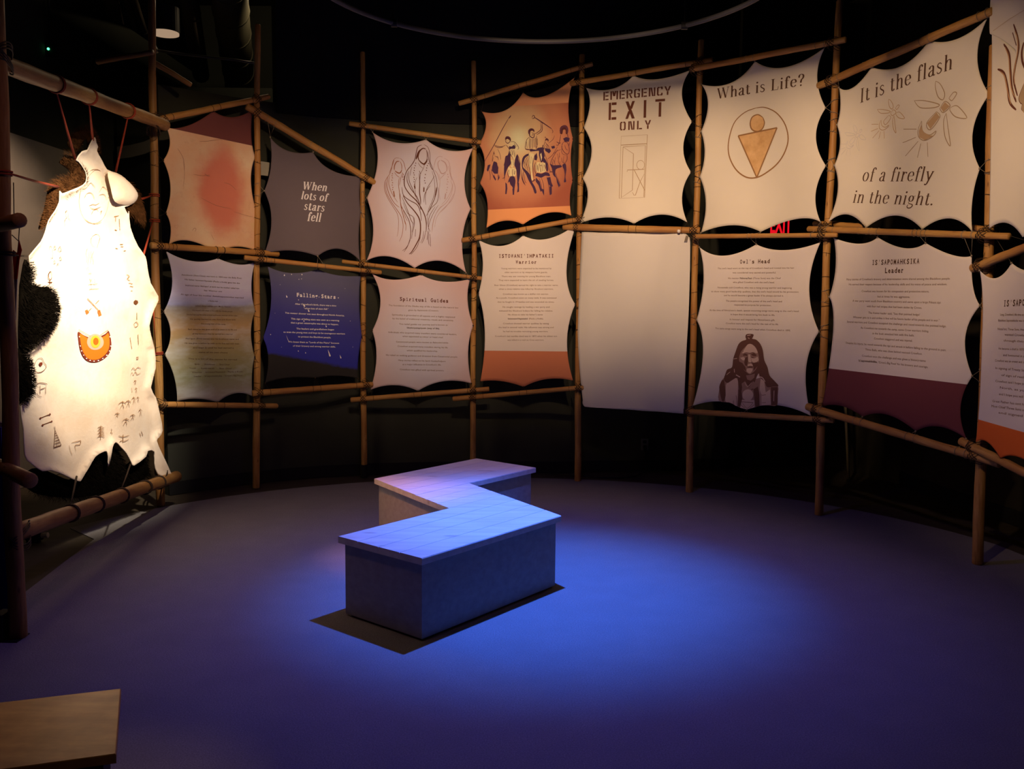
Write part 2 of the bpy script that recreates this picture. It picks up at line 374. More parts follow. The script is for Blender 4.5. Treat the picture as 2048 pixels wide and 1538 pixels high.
# ------------------------------------------------------------------ the pole frame
BAY = {i: Plane(POLE[i], POLE[i + 1]) for i in range(1, 8)}
BAY[8] = Plane(POLE[8], P9)
BAY[0] = Plane(POLE[0], POLE[1])
TOPS = [(-6, -10), (303, -12), (515, 49), (726, 104), (948, 122), (1165, 109), (1402, 80), (1680, 1), (1986, 90)]
MIDS = [(14, 640), (309, 420), (514, 470), (725.5, 500), (948, 500), (1158, 540), (1390, 540), (1653, 520), (1976, 560)]
RAD = [.040, .034, .030, .027, .027, .030, .031, .032, .034]
POLE_PTS = []
def pole_point(i, z):
    b, m_, t = POLE_PTS[i]
    return b.lerp(m_, z / m_.z) if z < m_.z else m_.lerp(t, (z - m_.z) / (t.z - m_.z))
frame = empty('pole_screen', (CX, 8.4, 0), 'tall curved screen of peeled poles and rails lashed with dark cord, carrying the banners', 'frame')
rack = empty('pole_rack', (POLE[0].x, POLE[0].y, 0), 'thick log rack at far left holding the lit painted hide', 'rack')
def pole_mesh(pts, r0, r1, seg=12, n=14):
    """slightly wandering round pole through the given places"""
    path = []; k = len(pts) - 1
    for s in range(k):
        for q in range(seg): path.append(V(pts[s]).lerp(V(pts[s + 1]), q / seg))
    path.append(V(pts[-1])); N = len(path)
    ph = random.uniform(0, 6); amp = .0035
    path = [p + V((math.sin(ph + i * .7) * amp, math.cos(ph + i * .55) * amp, 0)) for i, p in enumerate(path)]
    rr = [(r0 + (r1 - r0) * i / (N - 1)) * (1 + .035 * math.sin(ph + i * 1.9)) for i in range(N)]
    d0 = (path[1] - path[0]).normalized(); d1 = (path[-1] - path[-2]).normalized()
    path = [path[0]] + [path[0] + d0 * .006] + path[1:-1] + [path[-1] - d1 * .006, path[-1]]
    rr = [rr[0] * .82, rr[0]] + rr[1:-1] + [rr[-1], rr[-1] * .82]
    m = MB(); m.tube(path, rr, n); return m
for i in range(9):
    b = POLE[i]; b = V((b.x, b.y, 0)); Y = b.y
    e_ = .06 if i == 8 else 0; POLE_PTS.append((b, at_depth(*MIDS[i], Y + e_), at_depth(*TOPS[i], Y + e_)))
    par = rack if i < 2 else frame
    z0 = V((0, 0, .11)) if i == 3 else V((0, 0, 0))
    bb = b if i != 3 else pole_point(3, .11)
    pole_mesh([bb, POLE_PTS[i][1], POLE_PTS[i][2]], RAD[i] * 1.05, RAD[i] * .80).obj('pole', M_LOG if i < 2 else M_POLE, par, smooth=True)
b9 = V((P9.x, P9.y, 0)); POLE_PTS.append((b9, b9 + V((0, 0, 1.7)), b9 + V((.01, 0, 3.6))))
pole_mesh(list(POLE_PTS[9]), .034, .028).obj('pole', M_POLE, frame, smooth=True)
# black sleeves that stand two poles on the floor
b = POLE_PTS[3][0]; m = MB(); m.tube([b, b + V((0, 0, .125))], .031, 14); o = m.obj('pole_sleeve', M_BLACK, frame); o['label'] = 'black sleeve at a pole foot'
b = POLE_PTS[0][0]; m = MB(); m.box((b.x - .085, b.y - .065, 0), (b.x - .037, b.y + .035, .135)); m.box((b.x - .09, b.y - .07, 0), (b.x + .035, b.y + .05, .005)); o = m.obj('floor_bracket', M_BLACK, rack); o['label'] = 'black floor bracket'

RAILS = [  # bay, x1, y1, x2, y2, radius px (diameter), off
    (1, 322, 238, 539, 193, 11, .062), (1, 300, 491, 556, 508, 12, .064), (1, 322, 809, 555, 812, 11, .062),
    (2, 493, 212, 750, 366, 13, .064), (2, 488, 515, 763, 545, 9, .112), (2, 505, 787, 746, 769, 12, .064),
    (3, 699, 247, 962, 285, 9, .062), (3, 684, 523, 964, 557, 8, .062), (3, 701, 800, 979, 778, 10, .062),
    (4, 918, 207, 1185, 128, 9, .062), (4, 924, 481, 1161, 438, 10, .062), (4, 906, 798, 1167, 775, 10, .062),
    (5, 1140, 168, 1426, 119, 10, .062), (5, 1126, 454, 1400, 461, 13, .066),
    (6, 1381, 139, 1693, 79, 11, .115), (6, 1387, 473, 1676, 470, 9, .115), (6, 1373, 823, 1669, 841, 11, .064),
    (7, 1637, 172, 1985, 22, 14, .066), (7, 1617, 458, 2019, 473, 12, .066), (7, 1614, 813, 2001, 928, 15, .068),
    (7, 1629, 447, 1727, 453, 11, -.066), (7, 1943, 456, 1987, 461, 12, -.066),
    (8, 1945, 537, 2120, 468, 16, .066), (8, 1922, 882, 2150, 995, 16, .066), (8, 1950, -20, 2120, -110, 14, -.06),
]
RAILW = []
for (bay, x1, y1, x2, y2, dpx, off) in RAILS:
    pl = BAY[bay]; a = pl.P(pl.hit(x1, y1, off), off); b = pl.P(pl.hit(x2, y2, off), off)
    dist = ((a + b) / 2 - CAM).length; r = dpx / 2 / F_PX * dist
    pole_mesh([a, b], r * 1.03, r * .95, 20).obj('rail', M_POLE, frame, smooth=True)
    RAILW.append((bay, a, b, r, off))

# rack logs
for (x1, y1, Y1, x2, y2, Y2, r) in [(-20, 118, 4.46, 330, 250, 7.12, .047), (26, 1067, 4.47, 352, 953, 7.16, .048)]:
    a = at_depth(x1, y1, Y1); b = at_depth(x2, y2, Y2); o = pole_mesh([a, b], r, r * .92, 20).obj('rail', M_LOG, rack, smooth=True)
for (x1, y1, Y1, x2, y2, Y2, r) in [(38, 440, 4.12, -160, 492, 5.3, .033), (59, 962, 4.12, -150, 860, 5.2, .036)]:
    a = at_depth(x1, y1, Y1); b = at_depth(x2, y2, Y2); pole_mesh([a, b], r, r, 10).obj('rail', M_LOG, rack, smooth=True)
for (x1, y1, x2, y2, Y, r, dx) in [(193, 124, 306, 104, 7.17, .022, -.06), (303, 122, 384, 171, 7.3, .022, .1)]:
    a = at_depth(x1, y1, Y); b = at_depth(x2, y2, Y + dx); pole_mesh([a, b], r, r * .9, 10).obj('rail', M_LOG, rack, smooth=True)

def loop(m, c, n, d, an, ad, r=.0022, k=18):
    m.tube([c + n * (an * math.cos(2 * math.pi * i / k)) + d * (ad * math.sin(2 * math.pi * i / k)) for i in range(k)], r, 5, closed=True)
def nearest_pole_pts(a, b):
    """places where rail a-b passes a pole: (pole index, rail point, pole point)"""
    out = []
    for i in range(10):
        best = None
        for q in range(101):
            p = a.lerp(b, q / 100); pp = pole_point(i, min(max(p.z, 0), POLE_PTS[i][2].z)); e = (p - pp).length
            if best is None or e < best[0]: best = (e, p, pp)
        if best[0] < .17: out.append((i, best[1], best[2]))
    return out
for (bay, a, b, r, off) in RAILW:
    pl = BAY[bay]
    for (i, p, pp) in nearest_pole_pts(a, b):
        if p.z > POLE_PTS[i][2].z - .02: continue
        m = MB(); c = (p + pp) / 2; n = (p - pp); gap = n.length; n.normalize()
        rp = (RAD + [.034])[i]
        for s in (1, -1):
            for e in (-.012, 0, .012):
                d = (pl.u * 1 + pl.z * s).normalized()
                loop(m, c + pl.u * e - pl.z * e * s, n, d, gap / 2 + max(r, rp) + .004, (r + rp) * .78 + .006, .0022)
        m.obj('lashing', M_CORD, frame, smooth=True)
# single turns of dark cord up each pole
for i in range(2, 9):
    m = MB(); z = .95
    while z < 2.75:
        p = pole_point(i, z); rp = RAD[i] * .98 + .002; tl = random.uniform(-.5, .5)
        x = V((1, 0, tl)).normalized(); loop(m, p, V((0, 1, 0)), x, rp, rp, .0017, 14); z += random.uniform(.13, .34)
    m.obj('cord_turns', M_CORD, frame, smooth=True)
# ------------------------------------------------------------------ banner building
def arcpts(side, n=60):
    """side = [cusp, mid, cusp, mid, cusp ...]; a curve through the mids, n+1 points"""
    k = (len(side) - 1) // 2; out = []
    for j in range(n + 1):
        t = j / n * k; s = min(int(t), k - 1); t -= s
        a, m_, b = side[2 * s], side[2 * s + 1], side[2 * s + 2]
        c = (2 * m_[0] - (a[0] + b[0]) / 2, 2 * m_[1] - (a[1] + b[1]) / 2)
        out.append(((1 - t) ** 2 * a[0] + 2 * t * (1 - t) * c[0] + t * t * b[0], (1 - t) ** 2 * a[1] + 2 * t * (1 - t) * c[1] + t * t * b[1]))
    return out
OFF = .034
def relief(uz, amp, seed):
    u, z = uz; return amp * (math.sin(u * 3.1 + seed) * math.cos(z * 2.3 + seed * 2) * .6 + math.sin(u * 6.3 + z * 4.1 + seed) * .25)
class Banner:
    def __init__(s, bay, zf, top, right, bottom, left, mat, label, group='banners laced into the pole screen', amp=.006, off=OFF, rel=None, cat='banner', name='fabric_banner', n=60):
        s.pl = BAY[bay]; s.bay = bay; s.zf = zf; s.off = off; s.seed = random.uniform(0, 9); s.amp = amp; s.rel = rel
        cv = lambda side: [s.pl.hit(*zf(*p), off) for p in side]
        T, R, B, L = [arcpts(cv(q), n) for q in (top, right, bottom, left)]
        TL, TR, BL, BR = T[0], T[-1], B[0], B[-1]
        R[0] = TR; R[-1] = BR; L[0] = TL; L[-1] = BL
        g = []
        for j in range(n + 1):
            v = j / n
            for i in range(n + 1):
                u = i / n
                p = [(1 - v) * T[i][k] + v * B[i][k] + (1 - u) * L[j][k] + u * R[j][k]
                     - ((1 - u) * (1 - v) * TL[k] + u * (1 - v) * TR[k] + (1 - u) * v * BL[k] + u * v * BR[k]) for k in (0, 1)]
                g.append(tuple(p))
        s.zmin = min(p[1] for p in g); s.umid = (T[0][0] + T[-1][0]) / 2
        base = s.pl.P((s.umid, s.zmin), off)
        s.root = empty(name, base, label, cat, group)
        vs = [s.pl.P(p, off + s.rl(p)) for p in g]
        fs = [(j * (n + 1) + i, (j + 1) * (n + 1) + i, (j + 1) * (n + 1) + i + 1, j * (n + 1) + i + 1) for j in range(n) for i in range(n)]
        s.fab = obj('fabric', vs, fs, mat, s.root, smooth=True, uvs=g)
        md = s.fab.modifiers.new('thickness', 'SOLIDIFY'); md.thickness = .003; md.offset = 0
        s.cusps = {'T': [cv(top)[q] for q in range(0, len(top), 2)], 'B': [cv(bottom)[q] for q in range(0, len(bottom), 2)],
                   'L': [cv(left)[q] for q in range(2, len(left) - 2, 2)], 'R': [cv(right)[q] for q in range(2, len(right) - 2, 2)]}
        s.layer = 0
    def rl(s, uz): return s.rel(uz) if s.rel else relief(uz, s.amp, s.seed)
    def at(s, x, y): return s.pl.hit(*s.zf(x, y), s.off)
    def up(s, uz, h): return s.pl.P(uz, s.off + s.rl(uz) + h)
    def print_mesh(s, name, polys, mat, h=None, label=None):
        """polys = list of (points[(u,z)], faces)"""
        s.layer += 1; h = (.0022 + .0004 * s.layer) if h is None else h
        v, f = [], []
        for pts, fs in polys:
            b = len(v); v += [s.up(p, h) for p in pts]; f += [tuple(b + i for i in q) for q in fs]
        o = obj(name, v, f, mat, s.root)
        if label: o['label'] = label
        return o
    def strokes(s, name, lst, mat, label=None, smooth=True, h=None):
        """lst = [(width_px, [(x,y)...])] in zoom pixels"""
        polys = []
        for wd, pts in lst:
            a = [s.at(*p) for p in pts]; k = s.zf(1, 0)[0] - s.zf(0, 0)[0]
            polys.append(ribbon(a, wd * k * s.mpp(a[0]), smooth))
        return s.print_mesh(name, polys, mat, h, label)
    def mpp(s, uz): return (s.pl.P(uz, s.off) - CAM).length / F_PX
    def fills(s, name, lst, mat, label=None, h=None):
        return s.print_mesh(name, [fill([s.at(*p) for p in (smooth_closed(pts) if len(pts) > 7 else pts)]) for pts in lst], mat, h, label)
    def text_at(s, string, p1, p2, size, kind='sans', bold=0.0, italic=0.0, track=0.0):
        """string laid from pixel p1 to p2 (baseline ends); size = cap height in zoom pixels"""
        a, b = V(s.at(*p1)), V(s.at(*p2)); c = V(s.at((p1[0] + p2[0]) / 2, (p1[1] + p2[1]) / 2 - size)); mid = (a + b) / 2
        W = (b - a).length; du = (b - a).normalized(); H = (c - mid).length; dz = V((-du.y, du.x)) if V((-du.y, du.x)).dot(c - mid) > 0 else V((du.y, -du.x))
        dz = V((0, 1)) if True else dz
        H = abs((c - mid).y)
        gl = GLYPH[kind](string, bold, italic, track); gw = gl[0]; polys = []
        for pts, fs in gl[1]:
            polys.append(([tuple(a + du * (x / gw * W) + dz * (y * H)) for x, y in pts], fs))
        return polys
def ribbon(a, w_, smooth=True, taper=True):
    pts = catmull(a, 5) if smooth and len(a) > 2 else a
    n = len(pts); L, R = [], []
    for i in range(n):
        p = V(pts[max(0, i - 1)]); q = V(pts[min(n - 1, i + 1)]); d = (q - p)
        d = d.normalized() if d.length > 1e-9 else V((1, 0)); nn = V((-d.y, d.x))
        t = i / (n - 1); ww = w_ / 2 * ((.35 + .65 * math.sin(math.pi * min(max(t, .0), 1)) ** .5) if taper and n > 3 else 1)
        L.append(tuple(V(pts[i]) + nn * ww)); R.append(tuple(V(pts[i]) - nn * ww))
    return (L + R, [(i, i + 1, n + i + 1, n + i) for i in range(n - 1)])
def catmull(a, k=5, closed=False):
    n = len(a); out = []
    for i in range(n if closed else n - 1):
        g = (lambda j: a[j % n]) if closed else (lambda j: a[min(max(j, 0), n - 1)])
        p0, p1, p2, p3 = g(i - 1), g(i), g(i + 1), g(i + 2)
        for q in range(k):
            t = q / k
            out.append(tuple(.5 * (2 * p1[c] + (p2[c] - p0[c]) * t + (2 * p0[c] - 5 * p1[c] + 4 * p2[c] - p3[c]) * t * t + (3 * p1[c] - p0[c] - 3 * p2[c] + p3[c]) * t ** 3) for c in (0, 1)))
    if not closed: out.append(tuple(a[-1]))
    return out
def smooth_closed(pts, k=3): return catmull(pts, k, True)
from mathutils.geometry import tessellate_polygon
def in_poly(p, poly):
    c = False; j = len(poly) - 1
    for i in range(len(poly)):
        a, b = poly[i], poly[j]
        if (a[1] > p[1]) != (b[1] > p[1]) and p[0] < (b[0] - a[0]) * (p[1] - a[1]) / (b[1] - a[1]) + a[0]: c = not c
        j = i
    return c
def fill(pts):
    from mathutils.geometry import delaunay_2d_cdt
    xs = [p[0] for p in pts]; ys = [p[1] for p in pts]
    if max(xs) - min(xs) > .05 and max(ys) - min(ys) > .05:  # follow the cloth's relief inside large prints
        g = [V(p) for p in pts]; y = min(ys) + .01
        while y < max(ys):
            x = min(xs) + .01
            while x < max(xs):
                if in_poly((x, y), pts): g.append(V((x, y)))
                x += .022
            y += .022
        r = delaunay_2d_cdt(g, [], [list(range(len(pts)))], 1, 1e-6)
        return ([tuple(p) for p in r[0]], [tuple(f) for f in r[2]])
    fs = tessellate_polygon([[V((p[0], p[1], 0)) for p in pts]])
    return (list(pts), [tuple(f) for f in fs])

# ---- lettering
def sans_glyphs(string, bold, italic, track):
    c = bpy.data.curves.new('lettering', 'FONT'); c.body = string; c.resolution_u = 2; c.offset = bold; c.shear = italic; c.space_character = 1 + track
    o = bpy.data.objects.new('lettering', c); me = o.to_mesh()
    pts = [(v.co.x, v.co.y / .69) for v in me.vertices]; fs = [tuple(p.vertices) for p in me.polygons]
    o.to_mesh_clear(); bpy.data.objects.remove(o); bpy.data.curves.remove(c)
    x0 = min(p[0] for p in pts); pts = [(p[0] - x0, p[1]) for p in pts]
    return (max(p[0] for p in pts), [(pts, fs)])
_mono = {}
def mono_glyphs(string, bold, italic, track):
    polys = []; cell = .62
    for i, ch in enumerate(string):
        if ch == ' ': continue
        if ch not in _mono:
            gw, pl_ = sans_glyphs(ch, .03, 0, 0); pts, fs = pl_[0]; tw = .46 if ch not in 'Iil’\'.r' else {'I': .12, 'i': .12, 'l': .12, 'r': .34}.get(ch, .1)
            pts = [((x / gw * tw), y) for x, y in pts]; ex = []
            cx = tw / 2; off = (cell - tw) / 2
            if ch == 'I': ex = [(-.12, .12 + .12, 0, .1), (-.12, .12 + .12, .9, 1.0)]
            if ch in 'il': ex = [(-.14, .28, 0, .1), (-.14, .06, .66 if ch == 'i' else .96, .76 if ch == 'i' else 1.06)]
            if ch == 'r': ex = [(-.08, .22, 0, .1)]
            q = [([(x + off, y) for x, y in pts], fs)]
            for x0, x1, y0, y1 in ex: q.append(([(x0 + off, y0), (x1 + off, y0), (x1 + off, y1), (x0 + off, y1)], [(0, 1, 2, 3)]))
            _mono[ch] = q
        for pts, fs in _mono[ch]: polys.append(([(x + i * cell, y) for x, y in pts], fs))
    return (len(string) * cell, polys)

def ell(cx, cy, rx, ry, k=16, a0=0, a1=360): return [(cx + rx * math.cos(math.radians(a0 + (a1 - a0) * i / k)), cy + ry * math.sin(math.radians(a0 + (a1 - a0) * i / k))) for i in range(k + 1)]
ST = (.04, .0, .16)
SERIF = {  # advance, strokes: c=contrast curve, t=thick line, h=hair line, o=dot, k=constant-width curve
 'l': (.23, [('t', (.11, .75), (.11, 0)), ('h', (.03, 0), (.2, 0)), ('h', (.03, .74), (.11, .74))]),
 'h': (.46, [('t', (.11, .75), (.11, 0)), ('h', (.03, 0), (.19, 0)), ('h', (.03, .74), (.11, .74)), ('c', (.12, .34), (.18, .45), (.26, .485), (.33, .44), (.35, .33), (.35, .15), (.35, 0)), ('h', (.28, 0), (.43, 0))]),
 'n': (.46, [('t', (.11, .5), (.11, 0)), ('h', (.03, 0), (.19, 0)), ('h', (.03, .49), (.11, .49)), ('c', (.12, .34), (.18, .45), (.26, .485), (.33, .44), (.35, .33), (.35, .15), (.35, 0)), ('h', (.28, 0), (.43, 0))]),
 'i': (.23, [('t', (.11, .5), (.11, 0)), ('h', (.03, 0), (.2, 0)), ('h', (.03, .49), (.11, .49)), ('o', (.11, .67), .055)]),
 'r': (.33, [('t', (.11, .5), (.11, 0)), ('h', (.03, 0), (.2, 0)), ('h', (.03, .49), (.11, .49)), ('c', (.12, .33), (.17, .44), (.25, .48)), ('o', (.28, .44), .045)]),
 't': (.29, [('c', (.12, .63), (.12, .4), (.12, .12), (.15, .02), (.21, .01), (.26, .08)), ('h', (.02, .49), (.25, .49))]),
 'a': (.41, [('c', (.29, .29), (.18, .25), (.09, .18), (.08, .08), (.14, .01), (.22, .02), (.29, .1)), ('c', (.1, .42), (.16, .48), (.22, .49), (.28, .44), (.29, .33), (.29, .1), (.33, .01), (.39, .03)), ('o', (.1, .4), .045)]),
 'e': (.40, [('h', (.09, .27), (.33, .27)), ('c', (.34, .28), (.31, .43), (.21, .49), (.1, .41), (.07, .25), (.1, .09), (.21, .01), (.34, .1))]),
 'o': (.44, [('c',) + tuple(ell(.21, .25, .15, .24))]),
 's': (.34, [('k', (.27, .4), (.2, .48), (.1, .46), (.07, .36), (.15, .27), (.25, .19), (.26, .08), (.18, .01), (.08, .03), (.05, .11))]),
 'f': (.28, [('c', (.28, .68), (.22, .745), (.15, .69), (.12, .55), (.12, .3), (.12, 0)), ('h', (.02, .49), (.25, .49)), ('h', (.03, 0), (.23, 0)), ('o', (.28, .66), .042)]),
 'g': (.40, [('c',) + tuple(ell(.18, .33, .11, .155)), ('h', (.28, .44), (.38, .49)), ('h', (.1, .2), (.07, .1)), ('k', (.07, .1), (.14, .05), (.3, .01), (.33, -.08), (.24, -.18), (.1, -.18), (.05, -.09), (.1, 0))]),
 'y': (.42, [('t', (.07, .49), (.23, .04)), ('c', (.37, .49), (.24, .1), (.16, -.14), (.09, -.2)), ('o', (.07, -.17), .045), ('h', (0, .49), (.15, .49)), ('h', (.3, .49), (.43, .49))]),
 'W': (.80, [('t', (.08, .72), (.25, .02)), ('h', (.25, 0), (.4, .72)), ('t', (.38, .72), (.56, .02)), ('h', (.56, 0), (.71, .72)), ('h', (.0, .715), (.17, .715)), ('h', (.31, .715), (.47, .715)), ('h', (.62, .715), (.79, .715))]),
 'L': (.48, [('t', (.13, .72), (.13, 0)), ('h', (.03, 0), (.42, 0)), ('h', (.42, 0), (.44, .2)), ('h', (.03, .715), (.23, .715))]),
 'I': (.28, [('t', (.13, .72), (.13, 0)), ('h', (.03, 0), (.23, 0)), ('h', (.03, .715), (.23, .715))]),
 '?': (.40, [('c', (.06, .58), (.1, .7), (.2, .74), (.3, .66), (.29, .5), (.2, .38), (.17, .2)), ('o', (.18, .04), .05), ('o', (.07, .57), .04)]),
 '.': (.2, [('o', (.09, .045), .055)]),
}
def serif_glyphs(string, bold, italic, track):
    T = .085 + bold; H = .024 + bold * .55; x = 0; polys = []
    for ch in string:
        if ch == ' ': x += .26 + track; continue
        adv, sts = SERIF[ch]
        for st in sts:
            k = st[0]
            if k == 'o': pts = ell(st[1][0], st[1][1], st[2] + bold * .3, st[2] + bold * .3, 10)[:-1]; P_ = (pts, [tuple(range(len(pts)))])
            else:
                a = list(st[1:]); a = catmull(a, 4) if k in 'ck' else a; n = len(a); L, R = [], []
                for i in range(n):
                    p, q = V(a[max(0, i - 1)]), V(a[min(n - 1, i + 1)])
                    if k in 'c' and len(a) > 50 and i in (0, n - 1): p, q = V(a[-2]), V(a[1])
                    d = (q - p).normalized(); nn = V((-d.y, d.x))
                    wv = T if k == 't' else H if k == 'h' else (T * .72 if k == 'k' else H + (T - H) * abs(d.y) ** 1.5)
                    if k == 'k': wv = H + (wv - H) * math.sin(math.pi * (i + .5) / n)
                    L.append(tuple(V(a[i]) + nn * wv / 2)); R.append(tuple(V(a[i]) - nn * wv / 2))
                P_ = (L + R, [(i, i + 1, n + i + 1, n + i) for i in range(n - 1)])
            polys.append(([((px_ + x + py_ * italic), py_ / .72) for px_, py_ in P_[0]], P_[1]))
        x += adv + .035 + track
    return (x - .035 - track, polys)
def bx4(x0, y0, x1, y1): return ([(x0, y0), (x1, y0), (x1, y1), (x0, y1)], [(0, 1, 2, 3)])
def dg(x0, y0, x1, y1, w_=.15): return ([(x0 - w_ / 2, y0), (x0 + w_ / 2, y0), (x1 + w_ / 2, y1), (x1 - w_ / 2, y1)], [(0, 1, 2, 3)])
S_ = bx4(0, 0, .15, 1)
STEN = {'E': (.52, [S_, bx4(.19, 0, .5, .15), bx4(.19, .43, .48, .57), bx4(.19, .85, .5, 1)]),
 'M': (.72, [S_, bx4(.57, 0, .72, 1), dg(.24, 1, .34, .4), dg(.48, 1, .38, .4)]),
 'R': (.56, [S_, bx4(.19, .85, .46, 1), bx4(.41, .52, .55, .92), bx4(.19, .43, .46, .57), dg(.32, .4, .48, 0)]),
 'G': (.55, [bx4(0, .08, .15, .92), bx4(.06, .85, .25, 1), bx4(.3, .85, .53, 1), bx4(.06, 0, .25, .15), bx4(.3, 0, .53, .15), bx4(.4, .1, .54, .48), bx4(.29, .38, .54, .5), bx4(.41, .7, .54, .92)]),
 'N': (.6, [S_, bx4(.46, 0, .6, 1), dg(.22, 1, .38, 0, .14)]),
 'C': (.52, [bx4(0, .08, .15, .92), bx4(.06, .85, .25, 1), bx4(.3, .85, .5, 1), bx4(.06, 0, .25, .15), bx4(.3, 0, .5, .15), bx4(.38, .7, .52, .95), bx4(.38, .05, .52, .3)]),
 'Y': (.6, [dg(.08, 1, .26, .48), dg(.52, 1, .36, .48), bx4(.23, 0, .38, .44)]),
 'X': (.6, [dg(.09, 1, .51, 0, .19), dg(.09, 0, .26, .44, .17), dg(.34, .56, .51, 1, .17)]),
 'I': (.16, [bx4(0, 0, .16, 1)]), 'T': (.6, [bx4(0, .86, .6, 1), bx4(.22, 0, .38, .82)]),
 'O': (.56, [bx4(0, .1, .15, .9), bx4(.41, .1, .56, .9), bx4(.06, .85, .25, 1), bx4(.31, .85, .5, 1), bx4(.06, 0, .25, .15), bx4(.31, 0, .5, .15)]),
 'L': (.48, [S_, bx4(.19, 0, .48, .15)])}
def stencil_glyphs(string, bold, italic, track):
    x = 0; polys = []
    for ch in string:
        adv, q = STEN[ch]
        for pts, fs in q: polys.append(([(a + x, b) for a, b in pts], fs))
        x += adv + .14 + track
    return (x - .14 - track, polys)
GLYPH = {'sans': sans_glyphs, 'mono': mono_glyphs, 'serif': serif_glyphs, 'stencil': stencil_glyphs}

M_INK = flat('brown_print_ink', sl((92, 66, 50)), .9, .1); M_INK2 = flat('soft_brown_ink', sl((128, 98, 76)), .9, .1)
M_BROWN = flat('umber_ink', sl((104, 62, 48)), .9, .1); M_TANINK = flat('tan_ink', sl((150, 112, 76)), .9, .1); M_ROSE = flat('rose_brown_ink', sl((158, 108, 90)), .9, .1)
M_PENCIL = flat('pencil_grey_line', sl((172, 148, 118)), .9, .1); M_FAINT = flat('faint_line', sl((196, 168, 134)), .9, .1)
M_WHITEINK = flat('white_ink', (.80, .78, .82, 1), .9, .1); M_INDIGO = flat('indigo_ink', sl((74, 52, 84)), .9, .1)
M_BLUEINK = flat('dusk_blue_ink', sl((92, 84, 128)), .9, .1)

def body(bn, rows, mat=None, name='lettering', size=None, bold=.0):
    """rows = [(text, x1, x2, y1[, y2[, bold]])] small lines, zoom pixels"""
    A, Bd = [], []
    for r_ in rows:
        t, x1, x2, y1 = r_[:4]; y2 = r_[4] if len(r_) > 4 and r_[4] is not None else y1; b = r_[5] if len(r_) > 5 else 0
        q = bn.text_at(t, (x1, y1), (x2, y2), size, 'sans', bold + b)
        (Bd if b else A).extend(q)
    if A: bn.print_mesh(name, A, mat or M_INK2)['kind'] = 'stuff'
    if Bd: bn.print_mesh('bold_lettering', Bd, M_INK if mat is None else mat)['kind'] = 'stuff'

def ties(bn, left=None, right=None, top=None, bottom=None, pale=False):
    """v-shaped lacing from each point of the banner to its pole or rail; each cord its own part"""
    pl = bn.pl; mat = M_CORDL if pale else M_CORD
    def cord(uz, a, b, ring=None):
        m = MB(); p = bn.up(uz, .003)
        m.tube([a, p, b], .0016, 5)
        d = (p - (a + b) / 2)
        m.tube([p + V((0, 0, .006)), p - V((0, 0, .006))], .006, 8)
        if ring: ring(m)
        m.obj('tie_cord', mat, bn.root, smooth=True)
    for side, i in (('L', left), ('R', right)):
        if i is None: continue
        rp = (RAD + [.034])[i] * .98 + .002
        for uz in bn.cusps[side]:
            p = bn.up(uz, 0); a = pole_point(i, uz[1] + .055); b = pole_point(i, uz[1] - .045); fr = (V((CX, 3, 0)) - V((a.x, a.y, 0))).normalized()
            def ring(m, a=a, b=b, rp=rp):
                for q, t in ((a, .35), (b, -.3)): loop(m, q, V((0, 1, 0)), V((1, 0, t)).normalized(), rp, rp, .0018, 14)
            cord(uz, a + fr * rp * .9, b + fr * rp * .9, ring)
    for side, k in (('T', top), ('B', bottom)):
        if k is None: continue
        (_, ra, rb, rr, off) = RAILW[k]
        for uz in bn.cusps[side]:
            ts = []
            for du in (-.035, .035):
                ua, ub = (ra - pl.o).dot(pl.u), (rb - pl.o).dot(pl.u); t = min(max((uz[0] + du - ua) / (ub - ua), .02), .98); ts.append(ra.lerp(rb, t))
            d = (rb - ra).normalized(); n1 = pl.n; n2 = d.cross(n1).normalized()
            def ring(m, ts=ts, rr=rr, n1=n1, n2=n2):
                for q in ts: loop(m, q, n1, n2, rr * 1.05 + .001, rr * 1.05 + .001, .0018, 14)
            sgn = -1 if ts[0].z < uz[1] else 1
            if abs(ts[0].z - uz[1]) > .34: continue
            cord(uz, ts[0] + n1 * rr * .6, ts[1] + n1 * rr * .6, ring)

def mat_fabric(name, base, bands=(), var=.06, extra=None, rough=.9):
    """woven cloth; bands = [(p(u,z), dir(u,z) normal, colour)] colour wherever dot(uv-p, n) > 0"""
    k = NT(name, rough, .1); uv = k.coord('UV')
    w1 = k.n('ShaderNodeTexWave', wave_type='BANDS', bands_direction='X'); w1.inputs['Scale'].default_value = 90; w1.inputs['Distortion'].default_value = .6; k.l(uv, w1.inputs[0])
    w2 = k.n('ShaderNodeTexWave', wave_type='BANDS', bands_direction='Y'); w2.inputs['Scale'].default_value = 90; w2.inputs['Distortion'].default_value = .6; k.l(uv, w2.inputs[0])
    h = k.math('ADD', w1.outputs['Fac'], w2.outputs['Fac'])
    a = k.noise(uv, 2.2, 3)
    c = extra(k, uv, base) if extra else base
    for p, nr, colr in bands:
        sv = k.n('ShaderNodeVectorMath', operation='SUBTRACT'); k.l(uv, sv.inputs[0]); sv.inputs[1].default_value = (p[0], p[1], 0)
        dt = k.n('ShaderNodeVectorMath', operation='DOT_PRODUCT'); k.l(sv.outputs[0], dt.inputs[0]); dt.inputs[1].default_value = (nr[0], nr[1], 0)
        c = k.mix(k.math('GREATER_THAN', dt.outputs['Value'], 0.0), c, colr)
    shade = k.ramp(a, [(.25, (1 - var,) * 3), (.75, (1, 1, 1))])
    c = k.mix(1.0, c, shade, 'MULTIPLY')
    k.bump(h, .12, .0015); return k.col(c)
